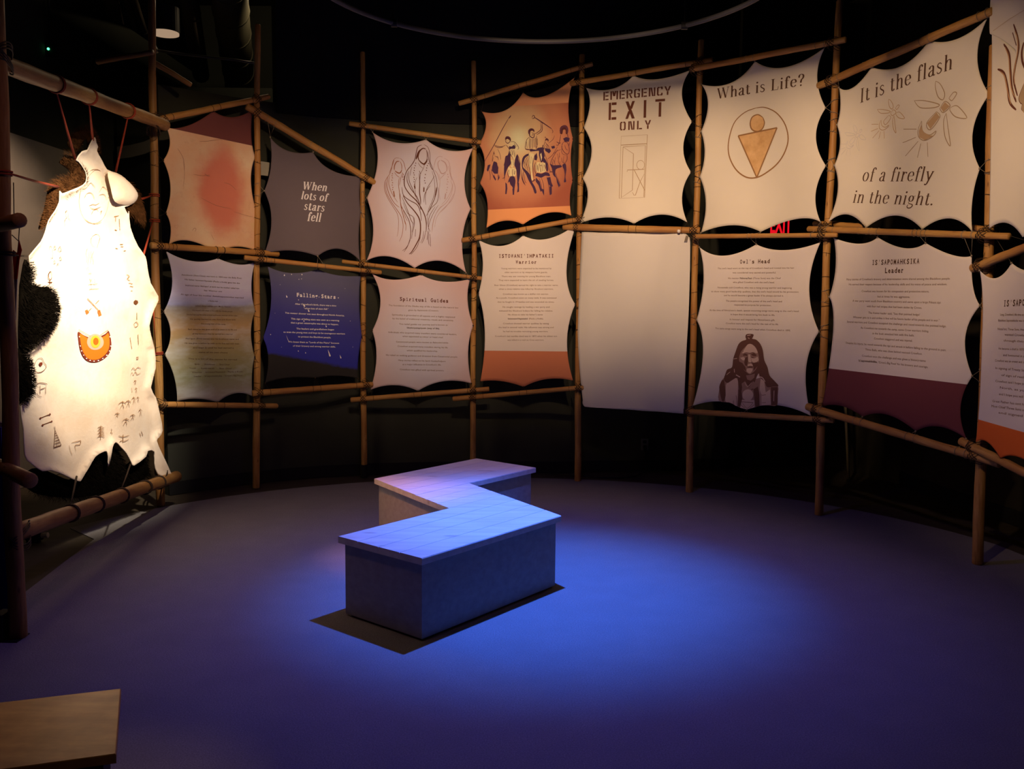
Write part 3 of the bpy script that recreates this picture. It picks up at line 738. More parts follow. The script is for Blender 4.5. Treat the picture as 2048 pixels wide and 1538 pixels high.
def bandline(bay, zf, p1, p2, above, colr):
    """print edge through two zoom pixels; above=True colours the upper side"""
    a, b = V(BAY[bay].hit(*zf(*p1), OFF)), V(BAY[bay].hit(*zf(*p2), OFF)); d = (b - a).normalized(); n = V((-d.y, d.x))
    if (n.y > 0) != above: n = -n
    return (tuple(a), tuple(n), colr)
# ------------------------------------------------------------------ the banners
CREAM = (.77, .71, .61, 1); PINKC = (.75, .68, .65, 1); ORANGE = pr((206, 112, 66)); MAROON = pr((118, 60, 46))
zA = Z(3.943, 290, 170)
def ex_dust(k, uv, base):
    """hide-like print with a soft red-orange cloud"""
    c0 = BAY[1].hit(*zA(600, 840), OFF); e = abs(BAY[1].hit(*zA(785, 840), OFF)[0] - c0[0]); v = abs(BAY[1].hit(*zA(600, 480), OFF)[1] - c0[1])
    n1 = k.noise(uv, 5, 4); n2 = k.noise(uv, 1.7, 5); n3 = k.noise(uv, 14, 6)
    m = k.n('ShaderNodeMapping'); m.vector_type = 'POINT'; m.inputs['Location'].default_value = (-c0[0] / e, -c0[1] / v, 0); m.inputs['Scale'].default_value = (1 / e, 1 / v, 1); m.inputs['Rotation'].default_value = (0, 0, 0)
    k.l(uv, m.inputs[0]); ln = k.n('ShaderNodeVectorMath', operation='LENGTH'); k.l(m.outputs[0], ln.inputs[0])
    d = k.math('ADD', ln.outputs['Value'], k.math('MULTIPLY', n1, .55))
    c = k.ramp(n2, [(.3, pr((232, 186, 128))), (.55, pr((226, 160, 104))), (.75, pr((216, 176, 98)))])
    c = k.mix(k.ramp(n3, [(.60, (0, 0, 0)), (.64, (.12, .12, .12)), (.68, (0, 0, 0))]), c, pr((150, 80, 55)))
    return k.mix(k.ramp(k.math('MULTIPLY', d, .5), [(.42, (.92, .92, .92)), (.80, (0, 0, 0))], 'EASE'), c, pr((208, 104, 70)))
bA = Banner(1, zA, [(168, 335), (340, 320), (540, 205), (690, 253), (850, 195)],
  [(850, 195), (838, 400), (868, 570), (835, 760), (880, 1010), (866, 1160), (885, 1312)],
  [(190, 1262), (345, 1228), (570, 1322), (720, 1275), (885, 1312)],
  [(168, 335), (195, 470), (143, 595), (200, 800), (165, 1010), (203, 1120), (190, 1262)],
  mat_fabric('print_dust_cloud', CREAM, [bandline(1, zA, (172, 335), (840, 478), True, MAROON)], extra=ex_dust),
  'tan banner with a red-orange cloud and dark brown top, upper left of the frame', n=60)
bA.strokes('crease_lines', [(3, [(430, 445), (500, 442), (590, 430), (610, 440)]), (3, [(255, 500), (300, 580), (310, 680)]), (2.5, [(380, 705), (450, 715), (512, 708)]), (5, [(470, 700), (490, 715), (512, 718)]),
  (3, [(620, 770), (670, 785), (720, 830)]), (2.5, [(440, 890), (560, 950), (680, 975)]), (2, [(700, 1000), (800, 1030), (850, 1040)]), (2.5, [(370, 1150), (385, 1130), (400, 1135), (392, 1155)]),
  (2, [(300, 600), (310, 700), (300, 800)]), (2, [(520, 1180), (540, 1220)])], M_ROSE)
ties(bA, 1, 2, 0, 1)

zB = zA
bB = Banner(2, zB, [(987, 412), (1130, 520), (1325, 530), (1470, 672), (1706, 722)],
  [(1706, 722), (1690, 860), (1702, 1000), (1684, 1190), (1695, 1385)],
  [(940, 1332), (1150, 1305), (1362, 1350), (1530, 1292), (1695, 1385)],
  [(987, 412), (993, 640), (940, 835), (997, 1070), (940, 1332)],
  mat_fabric('print_slate', sl((108, 98, 106)), var=.1), 'slate grey banner reading When lots of stars fell in white italics')
L_ = []
for t, p1, p2, s_ in [('When', (1238, 822), (1432, 837), 60), ('lots of', (1228, 898), (1436, 918), 60), ('stars', (1250, 982), (1414, 998), 62), ('fell', (1278, 1070), (1385, 1078), 66)]:
    L_ += bB.text_at(t, p1, p2, s_, 'serif', .035, .22)
bB.print_mesh('title_lettering', L_, M_WHITEINK)
ties(bB, 2, 3, 3, 4, pale=True)

zC = Z(3.8457, 300, 460)
def ex_land(k, uv, base):
    s = k.n('ShaderNodeSeparateXYZ'); k.l(uv, s.inputs[0]); z0 = BAY[1].hit(*zC(480, 1320), OFF)[1]; z1 = BAY[1].hit(*zC(480, 220), OFF)[1]
    nz = k.math('MULTIPLY', k.math('SUBTRACT', k.noise(k.coord('UV', (1.2, 3, 1)), 3, 5), .5), .05)
    t = k.math('ADD', k.math('DIVIDE', k.math('SUBTRACT', s.outputs[1], z0), z1 - z0), nz)
    land = k.ramp(t, [(0.0, sl((160, 152, 150))), (.18, sl((138, 142, 112))), (.38, sl((156, 144, 108))), (.52, sl((176, 148, 110))), (.62, sl((146, 130, 104))), (.665, sl((130, 124, 122))), (.685, sl((150, 154, 200))), (.76, sl((188, 184, 222))), (1, sl((206, 204, 228)))])
    cl = k.noise(k.coord('UV', (1, 2.4, 1)), 2.6, 6)
    return k.mix(k.ramp(cl, [(.45, (0, 0, 0)), (.7, (.4, .4, .4))]), land, pr((204, 190, 200)))
bC = Banner(1, zC, [(120, 162), (330, 240), (522, 218), (690, 266), (812, 240)],
  [(812, 240), (780, 430), (810, 625), (775, 785), (803, 975), (782, 1110), (785, 1278)],
  [(210, 1318), (365, 1298), (520, 1325), (655, 1256), (785, 1278)],
  [(120, 162), (170, 410), (105, 628), (160, 790), (115, 958), (188, 1130), (210, 1318)],
  mat_fabric('print_landscape', CREAM, extra=ex_land), 'banner printed with hazy prairie hills under a lavender cloudy sky')
body(bC, [('Astohkomi (Shot Close) was born in 1830 near the Belly River.', 240, 708, 350, 376, 0), ('His father Istowani\'ihpatakii (Packs a Knife) gave him the', 265, 690, 385, 415), ('boyhood name \'Akii\'apot\' at birth but his mother called him', 270, 685, 430, 455),
  ('her Warrior son', 415, 552, 470, 478), ('At age of four his mother Axkahsapastamiiksi married', 235, 718, 500, 527), ('a Siksika man', 445, 520, 550, 553), ('called Akay-nehka-simi Many Names', 345, 620, 588, 596),
  ('He moved with them to live with the Siksika people', 325, 632, 622, 632), ('Siksika\'tsit and became a loyal and brave warrior of the tribe', 282, 670, 655, 664), ('He quickly learned to ride, hunt and shoot with', 308, 655, 690, 695),
  ('the young men of the camp', 390, 578, 725, 730), ('Each name he was given told of an event in his life and', 292, 664, 768, 772), ('of the honours that he carried as a warrior', 325, 635, 803, 806), ('Akii\'apot (First name) was his boyhood name and', 272, 680, 840, 845),
  ('He was given it before he rode on his first raid with them', 268, 682, 875, 880), ('and kept it until he had earned a', 330, 640, 910, 912), ('name of his own choice', 375, 594, 945, 948), ('This is a list of the names he carried', 295, 665, 995, 1002),
  ('Birth       Astohkomi      \'Shot Close\'', 345, 612, 1038, 1040, .0), ('Youth      Kyiah-sta-ah      \'Bear Ghost\'', 302, 628, 1068, 1070), ('Warrior    Istowani\'ihpatakii   \'Packs a Knife\'', 322, 712, 1100, 1094), ('Leader    Is\'sapomahksika   \'Crow\'s Big Foot\'', 338, 708, 1130, 1124)],
  M_INK, size=11, bold=.004)
ties(bC, 1, 2, 1, 2)

zD = zC
def ex_night(k, uv, base):
    a = V(BAY[2].hit(*zD(905, 960), OFF)); b = V(BAY[2].hit(*zD(1600, 1080), OFF)); d = (b - a).normalized(); n = V((-d.y, d.x)); n = n if n.y > 0 else -n
    sv = k.n('ShaderNodeVectorMath', operation='SUBTRACT'); k.l(uv, sv.inputs[0]); sv.inputs[1].default_value = (a.x, a.y, 0)
    dt = k.n('ShaderNodeVectorMath', operation='DOT_PRODUCT'); k.l(sv.outputs[0], dt.inputs[0]); dt.inputs[1].default_value = (n.x, n.y, 0)
    t = k.math('ADD', dt.outputs['Value'], k.math('MULTIPLY', k.math('SUBTRACT', k.noise(uv, 9, 6), .5), .06))
    sky = k.ramp(k.math('DIVIDE', dt.outputs['Value'], .75), [(0, (.035, .04, .40)), (.5, (.055, .055, .30)), (1, (.12, .12, .22))])
    return k.mix(k.ramp(t, [(-.0, (1, 1, 1)), (.03, (0, 0, 0))]), sky, (.032, .030, .032, 1))
bD = Banner(2, zD, [(905, 280), (1090, 331), (1293, 300), (1440, 348), (1622, 352)],
  [(1622, 352), (1610, 560), (1630, 820), (1602, 1000), (1600, 1142)],
  [(885, 1178), (1060, 1138), (1270, 1138), (1430, 1122), (1600, 1142)],
  [(905, 280), (930, 560), (868, 828), (908, 985), (885, 1178)],
  mat_fabric('print_night_sky', CREAM, extra=ex_night, var=.1), 'deep blue night sky banner titled Falling Stars above dark hills')
bD.print_mesh('title_lettering', bD.text_at('Falling Stars', (1126, 512), (1430, 529), 28, 'mono'), M_WHITEINK)
body(bD, [('After Crowfoot\'s birth, there was a time', 1115, 1432, 574, 588, .012), ('"when lots of stars fell."', 1182, 1372, 608, 614, .012), ('This meteor shower was seen throughout North America.', 1038, 1495, 643, 664, .012), ('This sign of falling stars was seen as a warning', 1084, 1455, 688, 702, .012),
  ('that a great catastrophe was about to happen.', 1082, 1450, 718, 732, .012), ('The leaders and grandfathers began', 1125, 1415, 764, 772, .012), ('to train the young men and boys to be courageous warriors', 1025, 1500, 790, 804, .012), ('to protect the Blackfoot people.', 1138, 1392, 825, 833, .012),
  ('We knew them as "Lords of the Plains" because', 1062, 1455, 865, 876, .012), ('of their bravery and strong warrior skills.', 1098, 1428, 896, 904, .012)], M_WHITEINK, size=12)
st_ = []
for x, y, l, a, r_ in [(1033, 350, 10, 80, 5), (1088, 342, 6, 70, 4), (1168, 344, 8, 75, 4.5), (1145, 380, 5, 60, 3), (1052, 516, 18, 70, 5), (1142, 538, 6, 70, 3.5), (1188, 586, 24, 55, 6), (1222, 626, 22, 65, 5), (1184, 702, 10, 65, 4), (1300, 516, 5, 80, 3), (1448, 522, 5, 90, 5),
                       (1356, 744, 14, 70, 4.5), (1140, 932, 8, 70, 4), (1196, 946, 8, 70, 4), (1384, 968, 52, 72, 6), (1468, 984, 26, 72, 4.5), (926, 804, 5, 60, 4), (1066, 860, 60, 68, 2), (1165, 376, 4, 0, 3), (1000, 420, 3, 0, 2), (1500, 450, 3, 0, 2), (1540, 700, 3, 0, 2.5), (960, 640, 3, 0, 2), (1560, 900, 3, 0, 2.5), (1010, 900, 3, 0, 2)]:
    c = math.cos(math.radians(a)); s_ = math.sin(math.radians(a)); st_.append([(x - c * l, y - s_ * l), (x - s_ * r_, y + c * r_), (x + c * r_, y + s_ * r_), (x + s_ * r_, y - c * r_)])
bD.fills('printed_stars', st_, M_WHITEINK)
ties(bD, 2, 3, 4, 5)

zE = Z(3.2714, 690, 90); zs = Z(6.15, 750, 270)
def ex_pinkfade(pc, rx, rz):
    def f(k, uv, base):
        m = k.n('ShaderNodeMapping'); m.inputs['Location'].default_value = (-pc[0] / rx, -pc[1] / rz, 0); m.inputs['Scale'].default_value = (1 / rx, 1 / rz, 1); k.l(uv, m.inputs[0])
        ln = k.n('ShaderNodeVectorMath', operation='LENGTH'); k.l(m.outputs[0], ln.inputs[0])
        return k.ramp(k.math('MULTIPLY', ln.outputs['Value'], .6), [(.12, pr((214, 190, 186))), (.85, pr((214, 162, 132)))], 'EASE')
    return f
pcE = BAY[3].hit(*zE(480, 1000), OFF)
bE = Banner(3, zE, [(180, 570), (345, 640), (530, 618), (675, 690), (838, 675)],
  [(838, 675), (782, 880), (822, 1072), (768, 1270), (792, 1490)],
  [(140, 1412), (290, 1384), (455, 1460), (620, 1412), (792, 1490)],
  [(180, 570), (212, 770), (143, 1000), (184, 1220), (140, 1412)],
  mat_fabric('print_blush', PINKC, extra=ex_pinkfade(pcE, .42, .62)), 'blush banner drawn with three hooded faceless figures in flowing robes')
bE.zf = zs
D1 = [(9, [(575, 122), (530, 145), (510, 200), (490, 300), (445, 375), (400, 430), (370, 500), (362, 600), (380, 670)]), (6, [(602, 118), (650, 150), (675, 230), (680, 330), (720, 440), (755, 540), (765, 640), (750, 740)]),
 (14, [(625, 175), (590, 165), (550, 200), (530, 270), (545, 320)]), (20, [(560, 180), (530, 225), (505, 300)]), (16, [(540, 310), (575, 345), (605, 355), (635, 320), (642, 290)]), (8, [(630, 180), (642, 230), (640, 300)]),
 (12, [(598, 372), (620, 350), (642, 320)]), (5, [(530, 340), (555, 380), (590, 410)]), (5, [(610, 370), (590, 420), (560, 480), (552, 560)]), (11, [(545, 470), (550, 600), (548, 700), (560, 800), (560, 860)]),
 (12, [(362, 500), (362, 620), (420, 720), (510, 810), (570, 900), (615, 1000), (632, 1100), (628, 1190)]), (9, [(400, 460), (395, 560), (440, 660), (520, 770), (560, 900), (565, 920)]), (14, [(345, 745), (400, 840), (480, 930), (540, 1020), (560, 1120), (550, 1250), (510, 1340), (450, 1440), (420, 1465)]),
 (9, [(330, 640), (350, 740), (420, 800), (520, 860), (560, 960), (570, 1060)]), (7, [(415, 440), (420, 560), (470, 680), (500, 760)]), (8, [(310, 720), (320, 860), (370, 960), (420, 1060), (440, 1180), (430, 1290), (390, 1380), (335, 1425)]),
 (6, [(430, 1280), (400, 1370), (355, 1440)]), (6, [(560, 1250), (520, 1370), (460, 1450), (440, 1470)]), (5, [(600, 1180), (590, 1260), (560, 1330)]), (6, [(625, 1180), (605, 1270), (575, 1335)]),
 (8, [(630, 1000), (690, 880), (740, 760), (765, 640)]), (6, [(640, 980), (690, 900), (760, 830), (780, 740), (775, 640)]), (5, [(700, 440), (730, 560), (735, 700), (700, 820), (655, 930), (640, 1100)]),
 (6, [(625, 860), (620, 760), (640, 660), (700, 560), (730, 500)]), (6, [(600, 830), (615, 720), (680, 620)]), (9, [(755, 640), (745, 720), (735, 770)]), (5, [(655, 1180), (670, 1080), (720, 960), (780, 860)]),
 (6, [(680, 1190), (655, 1120), (670, 1000), (740, 880)]), (6, [(665, 1180), (655, 1280), (668, 1360)]), (5, [(675, 1220), (685, 1370)]), (5, [(640, 1290), (650, 1180)]), (5, [(480, 1010), (485, 1100), (460, 1210), (450, 1280)]),
 (7, [(330, 760), (390, 900), (440, 1040), (470, 1100), (455, 1200)]), (6, [(345, 830), (400, 960), (470, 1010), (480, 1100)]), (5, [(500, 1160), (495, 1250)]), (5, [(515, 520), (490, 610), (500, 740), (530, 840)]),
 (6, [(545, 440), (560, 480)]), (7, [(650, 200), (660, 290), (690, 400), (715, 430)]), (5, [(455, 390), (440, 440), (435, 500)])]
bE.strokes('centre_figure', D1, M_BROWN)
dash = lambda pts: [(9, [p, (p[0] + 4, p[1] + 13)]) for p in pts]
bE.strokes('garment_beads', dash([(500, 340), (492, 370), (482, 400), (480, 430), (474, 460), (480, 485), (476, 515), (482, 540), (478, 570), (484, 600), (655, 345), (642, 370), (634, 400), (630, 430), (618, 480), (612, 520), (608, 555), (616, 585), (600, 640)]) + [(16, [(486, 620), (492, 660)]), (14, [(602, 650), (600, 700)])], M_BROWN, smooth=False)
D2 = [(6, [(305, 285), (250, 285), (220, 330), (205, 410), (180, 480), (140, 540), (118, 600), (120, 680), (160, 780), (220, 880), (270, 960), (290, 1050), (285, 1180), (270, 1250)]), (7, [(235, 300), (215, 370), (175, 470)]), (6, [(310, 285), (350, 330), (370, 400), (380, 440)]),
 (12, [(300, 325), (265, 330), (240, 380), (238, 430)]), (14, [(245, 440), (280, 465), (310, 465), (330, 430)]), (7, [(310, 325), (330, 380), (328, 430)]), (6, [(240, 460), (270, 500), (300, 520)]), (8, [(160, 520), (145, 620), (180, 740), (240, 840), (300, 890)]),
 (7, [(130, 580), (140, 700), (200, 820), (270, 920), (320, 1000), (345, 1100), (335, 1220), (300, 1310)]), (6, [(180, 500), (170, 600), (210, 720), (280, 830)]), (9, [(310, 760), (320, 880), (350, 1000), (375, 1100)]), (7, [(300, 520), (290, 600), (300, 700), (310, 800), (330, 900)]),
 (6, [(335, 470), (315, 540), (300, 620)]), (6, [(340, 900), (370, 1000), (400, 1060)]), (6, [(345, 1000), (380, 1100), (378, 1180)]), (14, [(228, 690), (240, 760)]), (5, [(330, 460), (345, 480), (335, 530)])] + dash([(212, 470), (208, 495), (212, 520), (206, 550), (214, 580), (210, 610), (218, 640), (214, 665), (345, 480), (340, 510), (345, 540)])
bE.strokes('left_figure', D2, M_ROSE)
D3 = [(6, [(835, 272), (790, 265), (750, 300), (730, 370), (715, 430)]), (6, [(850, 285), (900, 320), (925, 400), (935, 500), (975, 600), (985, 680), (950, 790), (880, 870), (800, 950), (750, 1040), (735, 1140)]), (9, [(800, 310), (775, 340), (780, 400), (800, 450)]), (12, [(810, 310), (860, 340), (885, 400), (880, 450)]),
 (12, [(785, 410), (810, 465), (840, 475), (875, 450)]), (5, [(790, 480), (800, 560), (790, 700), (800, 800)]), (6, [(870, 470), (830, 510), (805, 540)]), (6, [(960, 590), (940, 720), (880, 830), (800, 900), (740, 990), (710, 1090), (700, 1200)]), (5, [(930, 560), (950, 640), (900, 760), (820, 860)]),
 (5, [(820, 870), (760, 950), (720, 1060), (705, 1180)]), (12, [(870, 720), (858, 790)]), (7, [(730, 430), (770, 480), (790, 560)]), (7, [(905, 380), (925, 480), (945, 560)]), (5, [(970, 720), (900, 850), (810, 950)])] + dash([(893, 480), (898, 510), (888, 540), (895, 570), (885, 600), (890, 640), (882, 670), (878, 700)])
bE.strokes('right_figure', D3, flat('pale_rose_ink', pr((186, 140, 118)), .9, .1))
bE.zf = zE
ties(bE, 3, 4, 6, 7, pale=True)

zF = zE; zr = Z(6.41, 950, 190)
pcF = BAY[4].hit(*zr(560, 560), OFF)
def ex_sunset(k, uv, base):
    m = k.n('ShaderNodeMapping'); m.inputs['Location'].default_value = (-pcF[0] / .42, -pcF[1] / .5, 0); m.inputs['Scale'].default_value = (1 / .42, 1 / .5, 1); k.l(uv, m.inputs[0])
    ln = k.n('ShaderNodeVectorMath', operation='LENGTH'); k.l(m.outputs[0], ln.inputs[0]); n = k.math('MULTIPLY', k.noise(uv, 7, 4), .15)
    return k.ramp(k.math('MULTIPLY', k.math('ADD', ln.outputs['Value'], n), .6), [(.05, pr((240, 206, 136))), (.28, pr((226, 168, 104))), (.55, pr((204, 122, 74))), (.9, pr((168, 84, 52)))], 'EASE')
bF = Banner(4, zF, [(893, 434), (1045, 428), (1165, 310), (1300, 336), (1503, 212)],
  [(1503, 212), (1462, 400), (1492, 615), (1477, 740), (1490, 885), (1471, 1000), (1482, 1118)],
  [(925, 1198), (1045, 1150), (1165, 1175), (1330, 1098), (1482, 1118)],
  [(893, 434), (922, 530), (876, 648), (914, 770), (882, 905), (930, 1020), (925, 1198)],
  mat_fabric('print_sunset', ORANGE, [bandline(4, zF, (1070, 402), (1460, 378), True, pr((226, 142, 84))), bandline(4, zF, (937, 1078), (1475, 1052), False, pr((230, 140, 76)))], extra=ex_sunset),
  'orange sunset banner with charging riders on horseback, beside the emergency exit banner')
bF.zf = zr
FB = [  # dark indigo masses
 [(390, 790), (420, 770), (440, 700), (435, 660), (470, 660), (500, 640), (520, 670), (500, 700), (470, 720), (455, 800), (460, 880), (430, 920), (410, 960), (385, 1040), (380, 1100), (372, 1000), (375, 900)],
 [(520, 800), (545, 760), (560, 830), (580, 900), (580, 1000), (565, 1100), (548, 1160), (540, 1080), (530, 960), (505, 900), (510, 850)],
 [(450, 1050), (500, 1045), (520, 1100), (510, 1180), (500, 1230), (480, 1180), (455, 1150), (440, 1110), (420, 1130)],
 [(390, 1120), (410, 1140), (415, 1200), (405, 1270), (388, 1272), (392, 1200)], [(540, 1120), (565, 1130), (565, 1240), (540, 1250), (548, 1190)], [(480, 1200), (508, 1190), (502, 1280), (484, 1280)],
 [(600, 850), (620, 790), (670, 755), (700, 765), (650, 800), (620, 860), (615, 920), (640, 950), (690, 1000), (720, 1060), (735, 1120), (770, 1180), (790, 1250), (765, 1260), (740, 1190), (690, 1100), (650, 1010), (605, 940)],
 [(705, 690), (740, 695), (790, 700), (800, 680), (870, 670), (885, 690), (870, 710), (800, 716), (740, 722), (706, 722)],
 [(765, 780), (790, 740), (800, 800), (790, 840), (760, 830)], [(870, 790), (900, 820), (930, 880), (940, 960), (925, 990), (905, 900), (870, 850)],
 [(780, 1020), (800, 1000), (850, 1010), (900, 990), (945, 1000), (960, 1040), (900, 1035), (850, 1060), (800, 1045), (775, 1040)],
 [(780, 1060), (830, 1110), (860, 1230), (840, 1240), (815, 1160), (780, 1110)], [(920, 1060), (965, 1050), (980, 1120), (1000, 1170), (975, 1180), (940, 1140)], [(850, 1200), (880, 1210), (885, 1290), (865, 1250)], [(955, 1170), (985, 1180), (985, 1270), (960, 1285)],
 [(820, 700), (880, 700), (895, 780), (870, 850), (850, 870), (835, 840), (820, 770)],
 [(960, 880), (1000, 900), (1045, 900), (1100, 900), (1110, 925), (1040, 950), (1030, 1010), (1040, 1060), (1000, 1020), (985, 940)], [(1120, 900), (1160, 880), (1172, 960), (1160, 1050), (1168, 1110), (1140, 1115), (1150, 1040), (1140, 960)],
 [(1040, 1050), (1060, 1080), (1090, 1160), (1075, 1185), (1050, 1120)], [(1130, 560), (1170, 540), (1215, 555), (1205, 600), (1150, 600)], [(895, 680), (960, 690), (975, 720), (950, 750), (900, 715)], [(975, 660), (1020, 650), (1025, 680), (990, 690)],
 [(150, 960), (165, 900), (200, 890), (185, 940), (165, 985)], [(220, 920), (240, 850), (275, 860), (300, 930), (295, 1010), (250, 1010), (215, 970)], [(240, 1020), (270, 1080), (262, 1100), (232, 1050)], [(290, 1010), (312, 1060), (290, 1100), (296, 1060)]]
bF.fills('horse_shading', FB, M_INDIGO)
LT = [[(445, 700), (480, 690), (510, 700), (525, 760), (515, 820), (490, 830), (470, 780), (450, 750)], [(460, 830), (500, 840), (505, 890), (480, 935), (460, 920)], [(835, 760), (850, 740), (860, 800), (850, 850)], [(690, 760), (720, 745), (760, 770), (740, 880), (735, 1000), (745, 1090), (722, 1080), (715, 980), (690, 880)],
      [(800, 860), (900, 870), (915, 980), (850, 1000), (790, 990), (775, 900)], [(430, 920), (460, 940), (500, 930), (530, 960), (520, 1040), (440, 1040), (420, 980)]]
bF.fills('horse_lights', LT, flat('gold_ink', pr((232, 190, 120)), .9, .1))
RS = [(9, [(118, 860), (245, 640), (350, 440), (430, 300)]), (12, [(430, 300), (445, 285), (460, 262)]), (7, [(245, 640), (300, 660), (350, 662), (395, 640)]), (7, [(250, 655), (300, 675), (360, 668)]), (8, [(390, 560), (395, 600), (420, 620), (445, 600), (455, 560)]),
 (14, [(388, 570), (400, 540), (430, 538), (452, 560), (456, 590)]), (6, [(445, 600), (500, 600), (540, 640), (560, 680), (545, 700)]), (7, [(400, 640), (430, 680), (440, 700)]), (5, [(500, 620), (530, 660)]), (6, [(370, 910), (385, 850), (410, 790)]), (7, [(545, 760), (575, 850), (580, 905)]),
 (7, [(350, 1070), (375, 1060), (385, 1020)]), (5, [(450, 720), (460, 760), (480, 800), (495, 835)]), (5, [(480, 690), (500, 740), (510, 800)]), (5, [(470, 700), (480, 770)]), (7, [(430, 960), (420, 1010), (435, 1060)]), (6, [(480, 950), (478, 1000), (485, 1050)]), (6, [(515, 970), (505, 1020)]),
 (8, [(730, 290), (745, 262), (765, 275), (755, 300), (730, 300)]), (12, [(760, 285), (860, 350), (985, 435)]), (9, [(840, 360), (865, 350), (862, 370)]), (8, [(860, 370), (862, 450), (830, 485), (790, 510)]), (8, [(845, 370), (845, 440), (800, 480), (765, 500)]), (5, [(985, 440), (1000, 470), (990, 490)]),
 (22, [(692, 500), (692, 460), (715, 440), (745, 445), (758, 470)]), (12, [(700, 470), (700, 520), (730, 545), (755, 540), (760, 490)]), (6, [(735, 480), (745, 495), (738, 520)]), (7, [(700, 540), (665, 570), (645, 650), (650, 695), (700, 705)]), (7, [(790, 520), (790, 600), (800, 670)]), (7, [(700, 545), (695, 640), (700, 690)]),
 (6, [(715, 560), (715, 680)]), (6, [(735, 560), (738, 680)]), (6, [(755, 560), (760, 670)]), (6, [(775, 550), (780, 660)]), (9, [(650, 690), (700, 700), (740, 690)]), (7, [(690, 740), (680, 850), (700, 960), (720, 1080), (730, 1110), (765, 1100)]), (7, [(770, 760), (745, 860), (745, 960), (755, 1060)]),
 (10, [(735, 1110), (765, 1085), (770, 1100)]), (7, [(600, 940), (595, 1040), (620, 1120), (650, 1160)]), (7, [(625, 980), (615, 1080), (640, 1140)]), (6, [(635, 1010), (640, 1100), (660, 1130)]), (6, [(640, 800), (625, 870), (650, 950)]), (6, [(670, 790), (655, 870), (680, 940)]), (7, [(790, 720), (780, 650), (790, 680)]), (7, [(870, 700), (872, 640), (860, 680)]),
 (6, [(835, 870), (830, 895), (855, 905), (860, 870)]), (8, [(775, 860), (760, 950), (785, 1020)]), (6, [(880, 880), (910, 960), (900, 1000)]), (6, [(800, 900), (810, 980)]), (5, [(830, 900), (840, 990)]), (5, [(860, 900), (870, 980)]), (6, [(790, 1060), (830, 1200), (845, 1240)]), (6, [(850, 1060), (880, 1160), (885, 1290)]), (6, [(920, 1050), (945, 1160), (960, 1280)]),
 (6, [(890, 700), (885, 640), (900, 590)]), (12, [(900, 590), (915, 560), (938, 575), (935, 600)]), (6, [(905, 600), (915, 630), (940, 650), (955, 690)]), (5, [(940, 620), (1000, 570), (1020, 520)]), (5, [(890, 550), (905, 538), (910, 560)]), (6, [(930, 820), (960, 800), (1000, 760), (1060, 660)]), (6, [(890, 740), (920, 830), (955, 960), (990, 990)]), (10, [(950, 990), (1000, 985), (1005, 1010)]),
 (26, [(1100, 480), (1100, 430), (1130, 405), (1165, 405), (1185, 440), (1185, 490)]), (20, [(1100, 490), (1095, 450)]), (7, [(1100, 510), (1090, 570), (1070, 640), (1040, 640)]), (8, [(1045, 600), (1080, 620), (1100, 610)]), (8, [(1185, 500), (1195, 550)]), (7, [(1120, 620), (1115, 680), (1150, 740), (1190, 760)]), (7, [(1145, 600), (1190, 620), (1210, 700), (1200, 750), (1175, 760)]),
 (6, [(1215, 610), (1205, 650)]), (7, [(1060, 700), (1010, 780), (975, 850), (970, 900)]), (7, [(1180, 760), (1180, 830), (1150, 880)]), (5, [(1080, 780), (1070, 860), (1100, 900)]), (5, [(1110, 800), (1120, 860), (1150, 870)]), (5, [(1030, 800), (1020, 880)]), (5, [(1000, 820), (1000, 890)]), (6, [(1125, 920), (1150, 980), (1150, 1060)]), (6, [(1040, 1000), (1050, 1060), (1070, 1120)]),
 (5, [(1150, 640), (1165, 690), (1190, 710)]), (5, [(220, 860), (225, 800), (240, 740), (245, 720)]), (7, [(235, 760), (245, 740), (250, 770)]), (5, [(290, 690), (320, 760), (330, 830)]), (5, [(250, 780), (290, 800), (300, 840)]), (6, [(180, 960), (195, 1020), (195, 1095)]), (5, [(300, 1020), (315, 1055), (290, 1100)]), (5, [(210, 950), (220, 1010), (260, 1080)])]
